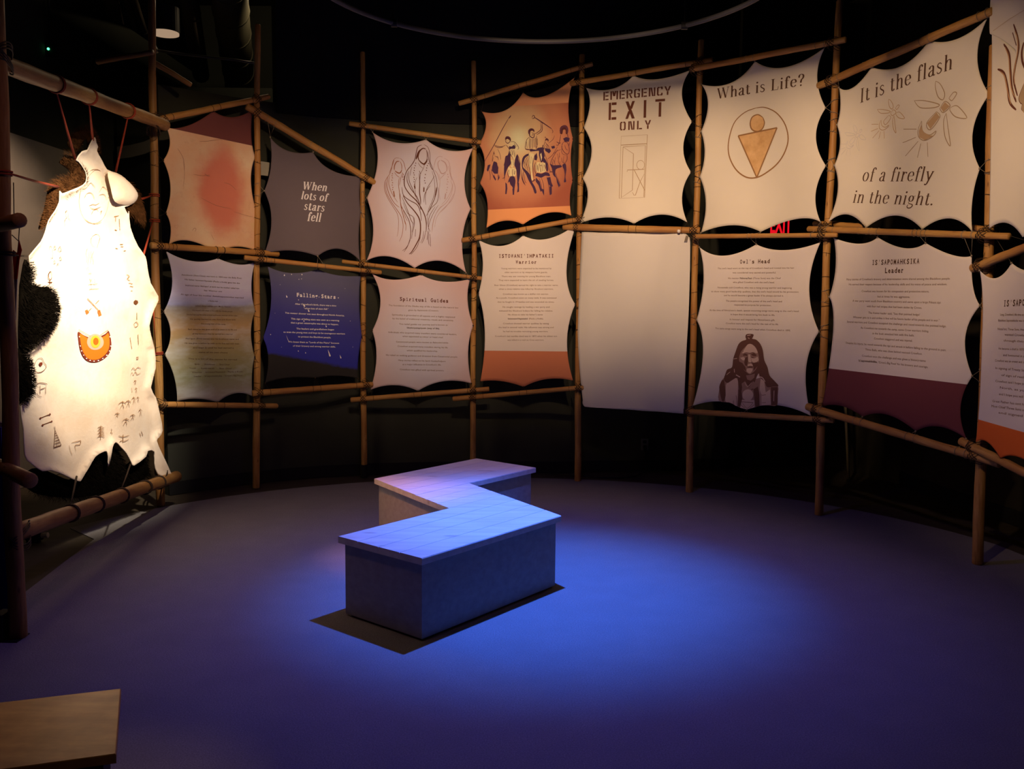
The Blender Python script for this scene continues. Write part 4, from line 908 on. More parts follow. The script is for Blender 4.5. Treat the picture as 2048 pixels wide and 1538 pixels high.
RS += [(5, [(1120, 660), (1110, 720), (1130, 760), (1175, 770)]), (5, [(1180, 610), (1160, 600), (1130, 610), (1115, 650)]), (5, [(1000, 760), (1050, 720), (1100, 700)]), (4, [(1050, 750), (1065, 780), (1060, 820)]), (4, [(1080, 740), (1085, 800)]), (4, [(1140, 780), (1135, 850), (1150, 900)]), (4, [(1010, 830), (1030, 900)]),
 (4, [(985, 850), (1000, 920)]), (4, [(1090, 850), (1085, 900)]), (4, [(660, 800), (640, 860), (660, 930), (680, 980)]), (4, [(680, 820), (665, 890), (690, 990)]), (4, [(645, 830), (632, 880)]), (4, [(625, 960), (605, 1060), (635, 1140)]), (4, [(790, 880), (795, 960)]), (4, [(815, 880), (815, 960)]), (4, [(845, 910), (850, 990)]), (4, [(880, 900), (890, 980)]),
 (4, [(775, 900), (785, 990)]), (4, [(900, 900), (915, 970)]), (4, [(455, 700), (450, 730), (470, 790)]), (4, [(500, 700), (515, 760), (505, 800)]), (4, [(480, 720), (490, 770)]), (4, [(460, 850), (465, 900)]), (4, [(490, 840), (495, 900)]), (4, [(440, 960), (440, 1020)]), (4, [(500, 950), (500, 1020)]), (4, [(410, 830), (400, 900), (405, 960)]), (4, [(545, 800), (560, 880)]),
 (5, [(700, 760), (695, 850), (715, 960)]), (4, [(720, 790), (715, 880)]), (4, [(740, 800), (735, 900), (730, 1000)]), (5, [(820, 1060), (850, 1150), (860, 1220)]), (5, [(945, 1060), (960, 1120), (985, 1150)]), (5, [(1060, 1060), (1085, 1130), (1095, 1170)]), (5, [(1145, 900), (1160, 990), (1150, 1090)]), (4, [(260, 860), (285, 880), (280, 950)]), (4, [(235, 800), (225, 850)]), (4, [(270, 800), (290, 790), (300, 820)]),
 (6, [(400, 555), (430, 548), (450, 575)]), (4, [(405, 585), (415, 590)]), (4, [(432, 580), (440, 584)]), (4, [(415, 608), (430, 608)]), (10, [(700, 450), (730, 440), (752, 462)]), (5, [(716, 482), (724, 480)]), (4, [(720, 515), (738, 515)]), (5, [(660, 600), (668, 680)]), (5, [(800, 560), (802, 640)]), (5, [(905, 640), (920, 680)]), (5, [(925, 630), (935, 680)])]
HD = [[(390, 575), (395, 548), (420, 536), (448, 550), (455, 590), (440, 575), (415, 562), (400, 572)], [(690, 500), (690, 460), (712, 436), (748, 442), (760, 480), (745, 460), (715, 462), (706, 490), (705, 525)], [(1092, 495), (1098, 440), (1125, 405), (1165, 402), (1188, 440), (1188, 495), (1165, 500), (1160, 450), (1130, 450), (1120, 500)], [(905, 585), (915, 560), (935, 568), (938, 590), (922, 578)]]
bF.fills('rider_hair', HD, flat('plum_brown_ink', sl((88, 48, 50)), .9, .1))
bF.strokes('rider_linework', RS, flat('plum_ink', pr((96, 50, 52)), .9, .1))
bF.zf = zF
ties(bF, 4, 5, 9, 10)

zG = Z(3.9437, 700, 440)
bG = Banner(3, zG, [(172, 420), (340, 471), (562, 432), (735, 486), (948, 465)],
  [(948, 465), (928, 640), (972, 832), (932, 1040), (958, 1290)],
  [(160, 1340), (350, 1303), (537, 1348), (740, 1271), (958, 1290)],
  [(172, 420), (240, 640), (176, 872), (208, 1090), (160, 1340)],
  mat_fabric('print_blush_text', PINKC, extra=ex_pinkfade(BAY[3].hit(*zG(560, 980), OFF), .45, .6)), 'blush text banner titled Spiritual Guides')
bG.print_mesh('title_lettering', bG.text_at('Spiritual Guides', (390, 636), (778, 652), 28, 'mono'), M_BROWN)
body(bG, [('The foundation of the Siksika way of life is based on the natural law', 305, 855, 678, 698), ('given by Apistotoki (Creator).', 460, 700, 716, 721), ('Spirituality is grounded in all aspects and is highly respected', 332, 828, 752, 772), ('by the belief of traditional creativity, rituals and ceremony.', 336, 818, 782, 798),
  ('This belief guides our journey and is known as', 388, 770, 826, 834), ('Siksika\'paitapiiyssin (way of life).', 448, 708, 855, 862, .012), ('Individuals who acquired many transfers were considered leaders,', 304, 842, 890, 908), ('when appointed as minor or head chief.', 414, 736, 922, 932), ('Ceremonial people were known as Aakooko\'nakiix.', 364, 778, 966, 974),
  ('Crowfoot acquired many transfers during his life', 376, 770, 1000, 1012), ('which qualified his leadership.', 448, 692, 1034, 1040), ('He relied on seeking guidance and direction from Ceremonial people.', 284, 850, 1070, 1086), ('Many stories reflect on his Spirit Guides/helpers', 382, 754, 1112, 1120), ('as a major influence in Crowfoot\'s life.', 414, 720, 1144, 1148), ('Crowfoot was gifted with spiritual powers.', 394, 742, 1184, 1193)], size=12)
ties(bG, 3, 4, 7, 8)

bH = Banner(4, zG, [(1012, 155), (1195, 204), (1365, 122), (1560, 148), (1788, 32)],
  [(1788, 32), (1708, 400), (1777, 665), (1712, 950), (1760, 1268)],
  [(1028, 1273), (1190, 1270), (1370, 1316), (1560, 1254), (1760, 1268)],
  [(1012, 155), (1047, 350), (1013, 583), (1064, 900), (1028, 1273)],
  mat_fabric('print_cream_orange', PINKC, [bandline(4, zG, (1062, 1030), (1710, 1037), False, ORANGE)]), 'cream text banner titled Warrior with an orange foot')
bH.print_mesh('title_lettering', bH.text_at('ISTOWANI’IHPATAKII', (1170, 298), (1610, 297), 28, 'mono') + bH.text_at('Warrior', (1304, 344), (1476, 344), 26, 'mono'), M_BROWN)
body(bH, [('Young warriors were expected to be mentored by', 1192, 1590, 388), ('older warriors or by weapons home guards.', 1220, 1558, 418), ('There was war training for young Blackfoot men.', 1196, 1584, 450), ('They were expected to learn the art of stealing horses.', 1172, 1608, 480), ('Bear Ghost (Crowfoot) earned his right to take a warrior name,', 1140, 1642, 520), ('when a close relative was killed by Shoshoni warriors.', 1174, 1604, 550),
  ('Crowfoot was known as a skillful rich warrior.', 1206, 1568, 590), ('As a youth, Crowfoot went on many raids. It was estimated', 1152, 1628, 620), ('that he fought in 19 battles and was wounded six times.', 1164, 1612, 652), ('He sought revenge by leading a war party and', 1204, 1574, 692), ('defeated the Shoshoni Indians for killing his relative.', 1176, 1600, 722), ('He chose to take his father\'s name', 1246, 1520, 752), ('Istowani\'ihpatakii', 1246, 1402, 784, None, .014), ('(Packs a Knife).', 1412, 1526, 784),
  ('Crowfoot showed warrior qualities by taking', 1208, 1568, 822), ('the lead in several raids. His influence was strong and', 1172, 1606, 852), ('he had no trouble recruiting young warriors.', 1208, 1562, 884), ('Crowfoot\'s last warlike deed was in 1873 when his eldest son', 1144, 1632, 922), ('was killed in a raid on Cree warriors.', 1242, 1530, 952)], size=12)
ties(bH, 4, 5, 10, 11)

zI = Z(3.9433, 1130, 90)
bI = Banner(5, zI, [(165, 338), (372, 345), (540, 240), (725, 270), (990, 197)],
  [(990, 197), (923, 390), (1003, 605), (934, 810), (995, 1003), (924, 1190), (965, 1400)],
  [(112, 1410), (335, 1360), (545, 1410), (755, 1338), (965, 1400)],
  [(165, 338), (195, 470), (147, 650), (209, 840), (137, 1052), (178, 1200), (112, 1410)],
  mat_fabric('print_cream_exit', CREAM), 'cream banner stencilled EMERGENCY EXIT ONLY over a door sketch')
bI.print_mesh('stencil_lettering', bI.text_at('EMERGENCY', (302, 438), (836, 392), 68, 'stencil') + bI.text_at('EXIT', (343, 592), (787, 564), 138, 'stencil', track=.42) + bI.text_at('ONLY', (432, 674), (678, 660), 68, 'stencil', track=.1), M_BROWN)
DR = [(5, [(443, 720), (650, 708), (628, 1202), (428, 1210), (443, 720)]), (5, [(440, 790), (648, 778)]), (4, [(458, 804), (634, 792), (622, 1198)]), (4, [(458, 804), (445, 1205)]), (5, [(458, 804), (540, 858), (532, 1145), (450, 1200)]), (5, [(490, 1000), (492, 986), (624, 980)]), (5, [(545, 984), (630, 1148)]), (5, [(628, 1012), (592, 1080), (556, 1185), (545, 1185), (532, 1160)])]
bI.strokes('door_sketch', DR + [(4, ell(596, 946, 30, 36, 20))], M_PENCIL, smooth=False)
ties(bI, 5, 6, 12, 13)

# the loose white cloth
zJ = Z(3.4967, 1120, 420)
uJ0 = BAY[5].hit(*zJ(155, 152), OFF); uJ1 = BAY[5].hit(*zJ(890, 175), OFF)
def relJ(uz):
    t = (uz[0] - uJ0[0]) / (uJ1[0] - uJ0[0]); s = (uJ0[1] - uz[1])
    q = max(0, 1 - abs(t - .93 + s * .18) / .16); q2 = max(0, 1 - abs(t - .06 - s * .05) / .1)
    return .004 + .022 * q * q * (3 - 2 * q) + .012 * q2 + .012 * math.sin(t * 5 + 1) * min(1, s) + .03 * min(s, 1.3) * (.3 + .1 * math.sin(t * 9)) * .4
bJ = Banner(5, zJ, [(155, 153), (500, 157), (850, 160), (880, 166), (912, 200)], [(912, 200), (908, 500), (897, 800), (880, 1100), (868, 1424)],
  [(180, 1373), (330, 1386), (520, 1398), (700, 1411), (868, 1424)], [(155, 153), (140, 480), (128, 850), (140, 1090), (165, 1330), (165, 1355), (180, 1373)],
  mat_fabric('plain_white_cloth', (.70, .66, .62, 1), var=.03), 'plain white cloth hung over the banner below EMERGENCY EXIT ONLY', group='loose cover cloth', rel=relJ, cat='cloth', name='cover_cloth')
m = MB(); q = bJ.up(bJ.at(845, 152), .03); m.tube([q, q + bJ.pl.n * .02], .014, 12); m.obj('push_pin', flat('white_plastic_pin', (.8, .76, .7), .4), bJ.root, smooth=True)
m = MB(); a = bJ.up(bJ.at(892, 180), .02); b = bJ.up(bJ.at(880, 222), .02); m.tube([a, b], .006, 6); m.tube([a + bJ.pl.u * .012, b + bJ.pl.u * .014], .004, 6); m.obj('spring_clip', M_CORDL, bJ.root)

zK = Z(3.497, 1370, 60)
bK = Banner(6, zK, [(115, 380), (320, 370), (490, 218), (700, 260), (980, 120)],
  [(980, 120), (924, 330), (984, 545), (916, 745), (986, 950), (914, 1150), (950, 1345)],
  [(112, 1418), (330, 1366), (530, 1412), (780, 1322), (950, 1345)],
  [(115, 380), (160, 520), (113, 710), (138, 865), (104, 1028), (146, 1210), (112, 1418)],
  mat_fabric('print_cream_life', CREAM), 'cream banner asking What is Life? over a circled triangle figure')
bK.print_mesh('title_lettering', bK.text_at('What is Life?', (222, 484), (838, 386), 76, 'serif', .012), M_INK)
def circle3(cx_, cy_, pts): return pts
co = [(498, 545), (560, 542), (640, 580), (700, 660), (722, 760), (700, 850), (650, 930), (580, 990), (505, 1030), (430, 1030), (360, 980), (315, 900), (302, 820), (315, 730), (350, 640), (420, 575), (498, 545)]
bK.fills('metallic_fill', [[(372, 740), (644, 684), (502, 1030)], [(545, 612), (555, 650), (540, 690), (505, 708), (470, 695), (456, 655), (470, 610), (510, 592)]], (lambda k: (lambda a: (k.bump(a, .5, .01), k.col(k.ramp(a, [(.3, sl((196, 152, 100))), (.7, sl((230, 190, 138)))])))[1])(k.noise(k.coord('Object'), 9, 5)))(NT('gold_leaf_print', .5, .5)))
bK.strokes('figure_outline', [(9, co), (9, [(545, 612), (556, 650), (540, 692), (505, 710), (468, 695), (456, 655), (470, 610), (510, 592), (545, 612)])], M_TANINK)
bK.strokes('triangle_outline', [(9, [(372, 740), (644, 684)]), (9, [(644, 684), (502, 1032)]), (9, [(502, 1032), (372, 740)])], M_TANINK, smooth=False)
ties(bK, 6, 7, 14, 15, pale=True)

zL = Z(3.5767, 1360, 430)
bL = Banner(6, zL, [(140, 230), (315, 291), (548, 210), (745, 251), (1003, 195)],
  [(1003, 195), (924, 520), (995, 835), (902, 1100), (938, 1437)],
  [(90, 1366), (290, 1334), (480, 1392), (690, 1360), (938, 1437)],
  [(140, 230), (170, 470), (121, 750), (164, 1000), (90, 1366)],
  mat_fabric('print_cream_owl', PINKC), 'cream banner titled Owl\'s Head with a brown half-length portrait print')
bL.print_mesh('title_lettering', bL.text_at('Owl’s Head', (428, 348), (646, 344), 28, 'mono'), M_INK)
body(bL, [('The owl\'s head worn on the top of Crowfoot\'s head and rooted into his hair', 272, 818, 388, 384), ('was considered very sacred and powerful.', 378, 688, 418, 418), ('His mentor', 346, 424, 458, 458), ('Ninna\'ksi', 430, 516, 458, 458, .014), ('(Three Suns) was the Chief', 524, 722, 458, 458), ('who gifted Crowfoot with the owl\'s head.', 380, 678, 486, 488),
  ('Nonetwala told Crowfoot, who was a rising young warrior and beginning', 272, 800, 524, 528), ('to show many good leadership qualities, that the owl\'s head would be his protection', 226, 848, 552, 556), ('and he would become a great leader if he always carried it.', 316, 742, 580, 584), ('The people recognized the power of the owl\'s head and', 330, 730, 620, 624), ('respected its purpose for protection.', 390, 654, 648, 652),
  ('At the time of Ninna\'two\'s death, special mourning songs were sung to the owl\'s head', 214, 850, 686, 694), ('in hope that it would bring him back to life.', 364, 680, 716, 722), ('In honour and respect for Ninna\'two\'s gift,', 358, 680, 752, 758), ('Crowfoot wore the owl\'s head for the rest of his life.', 330, 706, 780, 788), ('The same songs were sung to the owl\'s head when Crowfoot died in 1890.', 254, 792, 816, 832)], size=12)
zp = Z(8.54, 1420, 650); bL.zf = zp
PD = flat('portrait_brown', sl((110, 76, 66)), .9, .1); PM = flat('portrait_mid', sl((160, 126, 116)), .9, .1); PL_ = flat('portrait_light', sl((214, 186, 172)), .9, .1)
bL.fills('portrait_coat', [[(150, 1290), (165, 1080), (200, 950), (290, 880), (440, 900), (640, 960), (860, 900), (1050, 930), (1165, 1040), (1160, 1200), (1145, 1372), (1000, 1372), (860, 1380), (760, 1410), (640, 1440), (560, 1425), (470, 1390), (330, 1325)]], PM)
bL.fills('coat_panels', [[(285, 1000), (380, 935), (470, 910), (480, 1100), (470, 1300), (460, 1385), (400, 1350), (330, 1318), (265, 1300), (270, 1120)], [(880, 1200), (1030, 1100), (1045, 1360), (880, 1370)], [(870, 910), (930, 960), (960, 1180), (880, 1190), (850, 1080)], [(525, 1280), (760, 1280), (765, 1405), (640, 1440), (520, 1415)], [(560, 1170), (590, 1120), (650, 1098), (710, 1120), (742, 1180), (730, 1240), (690, 1280), (610, 1280), (565, 1240)]], PL_)
bL.fills('portrait_hair', [[(610, 210), (620, 165), (670, 150), (745, 160), (740, 200), (725, 235), (790, 250), (860, 320), (905, 430), (930, 600), (985, 720), (1020, 860), (1100, 950), (1175, 1040), (1080, 1050), (980, 1060), (930, 960), (860, 900), (830, 830), (760, 1000), (740, 1100), (700, 1100), (650, 1040), (600, 960), (560, 1040), (520, 1240), (500, 1100), (470, 910), (370, 950), (300, 990), (240, 930), (265, 840), (300, 760), (380, 720), (400, 580), (440, 460), (490, 330), (550, 275), (620, 250)],
   [(160, 1060), (200, 960), (240, 940), (260, 1060), (270, 1200), (240, 1300), (210, 1300), (180, 1200)], [(490, 1100), (540, 1120), (555, 1260), (520, 1400), (480, 1390)], [(745, 1100), (820, 1050), (850, 1200), (850, 1380), (780, 1400), (765, 1280)], [(1045, 1060), (1160, 1060), (1155, 1372), (1050, 1372)]], PD)
bL.fills('portrait_face', [[(545, 440), (600, 380), (680, 320), (750, 350), (800, 410), (835, 520), (838, 620), (800, 740), (740, 810), (680, 840), (620, 800), (560, 740), (510, 660), (500, 560), (520, 490)], [(545, 1000), (600, 960), (640, 1040), (600, 1110), (560, 1120)], [(740, 960), (770, 980), (750, 1080), (700, 1100), (660, 1080)], [(620, 860), (700, 850), (770, 830), (760, 900), (700, 950), (640, 930)]], PM)
bL.fills('face_light', [[(596, 410), (640, 340), (690, 322), (745, 345), (790, 400), (818, 470), (790, 478), (740, 462), (690, 474), (640, 466), (590, 470), (575, 440)], [(705, 560), (760, 572), (820, 540), (836, 600), (800, 632), (750, 642), (718, 620)], [(655, 505), (690, 500), (700, 560), (712, 630), (690, 648), (655, 640)], [(520, 560), (575, 545), (605, 565), (592, 604), (560, 600)],
   [(650, 672), (700, 655), (742, 680), (735, 702), (690, 696), (648, 706)], [(636, 745), (690, 735), (735, 745), (725, 790), (690, 828), (655, 815), (628, 785)], [(560, 460), (600, 455), (590, 480), (555, 486)]], PL_)
bL.fills('face_shadow', [[(566, 505), (605, 490), (645, 500), (640, 530), (600, 522), (575, 525)], [(704, 500), (750, 482), (806, 512), (780, 534), (735, 528)], [(605, 560), (648, 540), (650, 640), (640, 700), (605, 690), (590, 640)], [(640, 708), (690, 702), (738, 708), (730, 728), (680, 732), (645, 724)], [(716, 640), (760, 648), (832, 628), (828, 690), (780, 745), (752, 780), (748, 720)], [(712, 545), (752, 548), (745, 564), (716, 560)], [(500, 620), (560, 650), (610, 720), (625, 790), (560, 745), (510, 690)]], PD)
bL.strokes('portrait_details', [(7, [(640, 470), (600, 480), (560, 490)]), (9, [(675, 490), (740, 475), (800, 515)]), (8, [(655, 500), (655, 620), (690, 645), (720, 640)]), (7, [(215, 950), (200, 1100), (230, 1240)]), (8, [(300, 840), (350, 800), (355, 810)]), (9, [(545, 1310), (745, 1325)]), (6, [(550, 1315), (640, 1420), (745, 1325)]), (6, [(530, 1360), (600, 1420)]), (6, [(760, 1360), (690, 1420)]), (7, [(450, 1200), (470, 1390)]), (7, [(400, 1350), (405, 1290)]), (7, [(890, 1200), (960, 1190)]), (6, [(890, 1330), (960, 1325)])], PD)
bL.strokes('portrait_highlights', [(16, [(450, 850), (520, 890)]), (12, [(420, 750), (425, 810)]), (18, [(840, 830), (845, 880), (900, 900), (950, 970)]), (10, [(600, 980), (650, 1050), (720, 980)]), (9, [(410, 580), (470, 570)]), (8, [(855, 1100), (865, 1370)]), (12, [(640, 180), (700, 170)]), (10, [(655, 215), (680, 235)]), (8, [(290, 850), (350, 800)]), (10, [(1100, 1120), (1095, 1300)])], PL_)
bL.zf = zL
ties(bL, 6, 7, 15, 16, pale=True)

zM = Z(3.2033, 1620, 0)
bM = Banner(7, zM, [(186, 562), (275, 560), (392, 430), (585, 424), (765, 260), (945, 250), (1140, 112)],
  [(1140, 112), (1074, 370), (1150, 605), (1045, 850), (1090, 1080), (1040, 1280), (1038, 1485)],
  [(113, 1428), (238, 1374), (360, 1460), (550, 1381), (718, 1470), (890, 1399), (1038, 1485)],
  [(186, 562), (193, 690), (172, 800), (191, 930), (154, 1060), (176, 1230), (113, 1428)],
  mat_fabric('print_cream_firefly', CREAM), 'cream banner reading It is the flash of a firefly in the night')
bM.print_mesh('title_lettering', bM.text_at('It is the flash', (318, 660), (918, 440), 92, 'serif', .004) + bM.text_at('of a firefly', (332, 1162), (782, 1160), 88, 'serif', -.004, .2) + bM.text_at('in the night.', (272, 1298), (790, 1316), 84, 'serif', -.004, .2), M_INK)
def firefly(dx, dy, s, w_):
    tr = lambda pts: [(dx + (x - 860) * s, dy + (y - 720) * s) for x, y in pts]
    return [(w_, tr([(840, 690), (870, 650), (903, 680), (860, 722), (838, 700), (840, 690)])), (w_, tr([(895, 630), (925, 592), (945, 600), (915, 645), (895, 630)])), (w_, tr([(815, 715), (837, 750), (775, 832), (750, 790), (815, 715)])),
     (w_, tr([(670, 645), (740, 646), (832, 670), (800, 690), (710, 690), (670, 645)])), (w_, tr([(810, 520), (840, 540), (868, 600), (855, 640), (825, 620), (808, 560), (810, 520)])), (w_, tr([(905, 690), (950, 680), (1010, 755), (940, 750), (903, 710), (905, 690)])), (w_, tr([(878, 725), (890, 830), (903, 935), (870, 880), (860, 780), (878, 725)])),
     (w_, tr([(718, 775), (695, 830), (700, 880), (740, 900), (795, 870), (810, 840), (770, 865), (725, 840), (718, 775)])), (w_ * .7, tr([(600, 828), (685, 828)])), (w_ * .7, tr([(595, 915), (680, 880)])), (w_ * .7, tr([(612, 1000), (695, 905)])), (w_ * .7, tr([(690, 1010), (712, 920)])), (w_ * .7, tr([(758, 1005), (754, 912)]))]
bM.strokes('firefly_drawing', firefly(860, 720, 1, 5), M_PENCIL, smooth=True)
bM.fills('firefly_tone', [[(815, 720), (835, 750), (775, 828), (752, 790)], [(842, 692), (870, 655), (900, 682), (860, 718)], [(715, 800), (700, 840), (702, 880), (740, 898), (795, 870), (770, 868), (728, 845)]], flat('pale_tan_tone', sl((190, 160, 124)), .9, .1))
bM.strokes('firefly_drawing', firefly(530, 740, .52, 4), M_FAINT, smooth=True)
bM.strokes('firefly_drawing', firefly(300, 880, .4, 3), flat('fainter_line', pr((206, 178, 144)), .9, .1), smooth=True)
ties(bM, 7, 8, 17, 18, pale=True)

zN = Z(2.7455, 1600, 420)
bN = Banner(7, zN, [(186, 153), (325, 185), (428, 150), (572, 209), (690, 182), (835, 247), (942, 252)],
  [(942, 252), (948, 420), (987, 525), (906, 700), (946, 912), (882, 1080), (915, 1256)],
  [(120, 1080), (225, 1075), (345, 1135), (478, 1124), (635, 1215), (762, 1189), (915, 1256)],
  [(186, 153), (196, 320), (163, 478), (184, 680), (120, 1080)],
  mat_fabric('print_cream_maroon', PINKC, [bandline(7, zN, (140, 867), (918, 958), False, pr((112, 52, 46)))]), 'cream text banner titled Leader with a dark red foot')
bN.print_mesh('title_lettering', bN.text_at('IS’SAPOMAHKSIKA', (395, 302), (658, 294), 27, 'mono') + bN.text_at('Leader', (466, 346), (572, 344), 28, 'mono'), M_INK)
rows = [('Many stories of Crowfoot\'s bravery and determination were shared among the Blackfoot people.', 216, 1540, 325, 315), ('He earned their respect because of his leadership skills and his voice of peace and wisdom.', 246, 1500, 388, 388), ('Crowfoot was known for his compassion and protective nature,', 410, 1270, 476, 480), ('but at times he was aggressive.', 612, 1026, 544, 550),
  ('A war party went south from Blackfoot country and came upon a large Piikani tipi', 294, 1418, 598, 622), ('with four red stripes that had been stolen by Crows.', 474, 1180, 668, 690), ('The Kainai leader said, "See that painted lodge!', 494, 1150, 752, 778), ('Whoever gets to it and strikes it first will be future leader of his people and in war."', 300, 1404, 808, 852),
  ('Several warriors and Crowfoot accepted the challenge and raced towards the painted lodge.', 224, 1490, 866, 926), ('As Crowfoot ran towards the camp, some Crow warriors hiding', 398, 1262, 944, 990), ('in the bush attacked him with fire balls.', 546, 1080, 1016, 1044), ('Crowfoot staggered and was injured.', 566, 1056, 1082, 1112),
  ('Despite his injury, he raced towards the tipi and struck it before falling to the ground in pain.', 212, 1490, 1136, 1232), ('Three Bulls, who was close behind rescued Crowfoot.', 456, 1182, 1222, 1280), ('Crowfoot won the challenge and was given a Victory name', 414, 1226, 1302, 1370), ('Is\'sapomahksika,', 374, 608, 1364, 1382, .014), ('\'Crow\'s Big Foot\' for his bravery and courage.', 622, 1256, 1386, 1448)]
bN.zf = Z(6.407, 1660, 510); body(bN, rows, size=27); bN.zf = zN
ties(bN, 7, 8, 18, 19, pale=True)

# bay at the right edge: two banners cut by the frame of the photograph
ZI = lambda x, y: (x, y)
bO = Banner(8, ZI, [(1959, 541), (1992, 556), (2024, 526), (2070, 540), (2120, 500)],
  [(2120, 500), (2112, 700), (2135, 830), (2110, 900), (2125, 985)],
  [(1952, 884), (1975, 884), (2001, 917), (2050, 920), (2125, 985)],
  [(1959, 541), (1965, 600), (1964, 680), (1960, 800), (1952, 884)],
  mat_fabric('print_cream_orange2', PINKC, [bandline(8, ZI, (1959, 835), (2048, 860), False, pr((216, 92, 32)))]), 'rightmost lower text banner with orange foot, cut by the photo edge', off=.085)
bO.print_mesh('title_lettering', bO.text_at('IS’SAPOMAHKSIKA', (2007, 613), (2106, 609), 12.5, 'mono'), M_INK)
body(bO, [('Long, Crowfoot\'s life time saw great changes for his people and', 2001, 2110, 631, 632), ('Blackfoot Sapomahksika was honoured as their leader and chief.', 1997, 2112, 643, 644), ('Nistai\'tsit, Three Suns, Head Chief of the Siksika people', 1996, 2112, 660, 663), ('wanted Crowfoot to be the leader', 2010, 2100, 671, 675), ('through these hard times', 2008, 2090, 683, 687),
  ('He became a chief in 1870, and he was noted for peace', 1998, 2110, 699, 704), ('and honoured in all of the prairie camps', 2007, 2105, 712, 718), ('Crowfoot was an orator and a diplomat among other leaders', 1991, 2112, 723, 730), ('In signing of Treaty Seven Crowfoot spoke', 1992, 2110, 738, 748), ('of sign of reality, the welfare', 2004, 2100, 752, 762), ('Crowfoot said I hope you look upon the people', 1992, 2112, 764, 776), ('North, as your children', 2001, 2095, 777, 789), ('and I hope you will be charitable to them', 1999, 2108, 790, 803),
  ('Great Father has sent his words to us and we', 1986, 2112, 804, 818), ('Most Chief Three Suns and all his people agree', 1984, 2112, 814, 830), ('and signed the treaty', 1998, 2100, 827, 842)], size=4.6)
ties(bO, None, None, 21, 22, pale=True)
bP = Banner(8, ZI, [(1984, -60), (2010, -62), (2040, -75), (2075, -90), (2110, -110)], [(2110, -110), (2100, 100), (2118, 200), (2100, 330), (2112, 470)],
  [(1978, 457), (2014, 446), (2046, 474), (2080, 466), (2112, 470)], [(1984, -60), (1979, 50), (1984, 60), (1984, 160), (1983, 215), (1981, 350), (1978, 457)],
  mat_fabric('print_cream_feather', CREAM), 'rightmost upper banner with brown flame-like strands, cut by the photo edge', off=.085)
bP.zf = Z(3.074, 1940, 0)
FS = [(14, [(268, 148), (290, 220), (298, 300), (275, 420), (270, 500), (292, 590)]), (5, [(262, 200), (285, 280)]), (16, [(208, 270), (240, 330), (248, 430), (258, 540), (284, 628)]), (16, [(172, 425), (210, 450), (232, 540), (246, 630), (284, 676)]), (14, [(330, 260), (318, 320), (322, 380), (340, 430)]), (9, [(345, 480), (322, 540), (302, 600), (310, 630), (322, 640), (318, 670), (335, 690)])]
bP.strokes('strand_drawing', FS, M_BROWN)
bP.strokes('strand_core', [(7, [(276, 190), (292, 240), (292, 320), (272, 440), (276, 520)]), (7, [(216, 290), (238, 350), (244, 440), (254, 540), (278, 600)]), (7, [(188, 440), (214, 470), (232, 560), (252, 640)])], flat('strand_light', sl((190, 150, 110)), .9, .1))
bP.fills('strand_tone', [[(345, 480), (322, 540), (302, 600), (310, 630), (322, 640), (318, 670), (345, 700), (400, 650), (400, 450)]], M_PENCIL)
bP.strokes('seam_line', [(2.5, [(145, 190), (240, 120), (340, 60)])], M_FAINT, smooth=False)
# EXIT letters
pl = type('E', (), {})()
polys = sans_glyphs('EXIT', .035, 0, .02); W_ = polys[0]; v, f = [], []
for pts, fs in polys[1]:
    b = len(v); v += [EXIT_P + V((-.105 + x / W_ * .21, -.004, -.085 + y * .17)) for x, y in pts]; f += [tuple(b + i for i in q) for q in fs]
obj('exit_letters', v, f, glow('red_exit_glow', (1.0, .008, .02), .8), EXIT_RT)
# ------------------------------------------------------------------ the zigzag bench
ZT = .436
F0 = V((-.409, 4.363)); dL = (V((.298, 5.235)) - F0).normalized(); dE = V((-dL.y, dL.x))
def bp(u, v): return F0 + dL * u + dE * v
zig = [on_floor(x, y, ZT).to_2d() for x, y in [(670, 1077), (856, 1113), (1122, 1031), (938, 966), (1077, 934), (947, 918), (748, 957), (893, 1015)]]
uv_ = [((p - F0).dot(dL), (p - F0).dot(dE)) for p in zig]
(uA, vA), (uF, vF), (uR, vR), (uI, vI), (uRb, vRb), (uTb, vTb), (uLb, vLb), (uJ, vJ) = uv_
v1 = (vA + vJ) / 2; v2 = (vI + vRb) / 2; v3 = (vTb + vLb) / 2; v0 = (vF + vR) / 2; uL0 = (uA + uF) / 2; uR3 = (uRb + uTb) / 2
def left_u(v, eps=0): return uL0 if v <= v1 + eps else uJ + (uLb - uJ) * (v - v1) / (v3 - v1)
def right_u(v, eps=0): return uR + (uI - uR) * (v - v0) / (v2 - v0) if v <= v2 + eps else uR3
bench = empty('zigzag_bench', (*bp((uR + uL0) / 2, .8), 0), 'whitewashed zigzag bench of planks standing under the blue light', 'bench')
TH = .036
edges = [v0 + (v1 - v0) * i / 4 for i in range(4)] + [v1 + (v2 - v1) * i / 3 for i in range(3)] + [v2 + (v3 - v2) * i / 4 for i in range(5)]
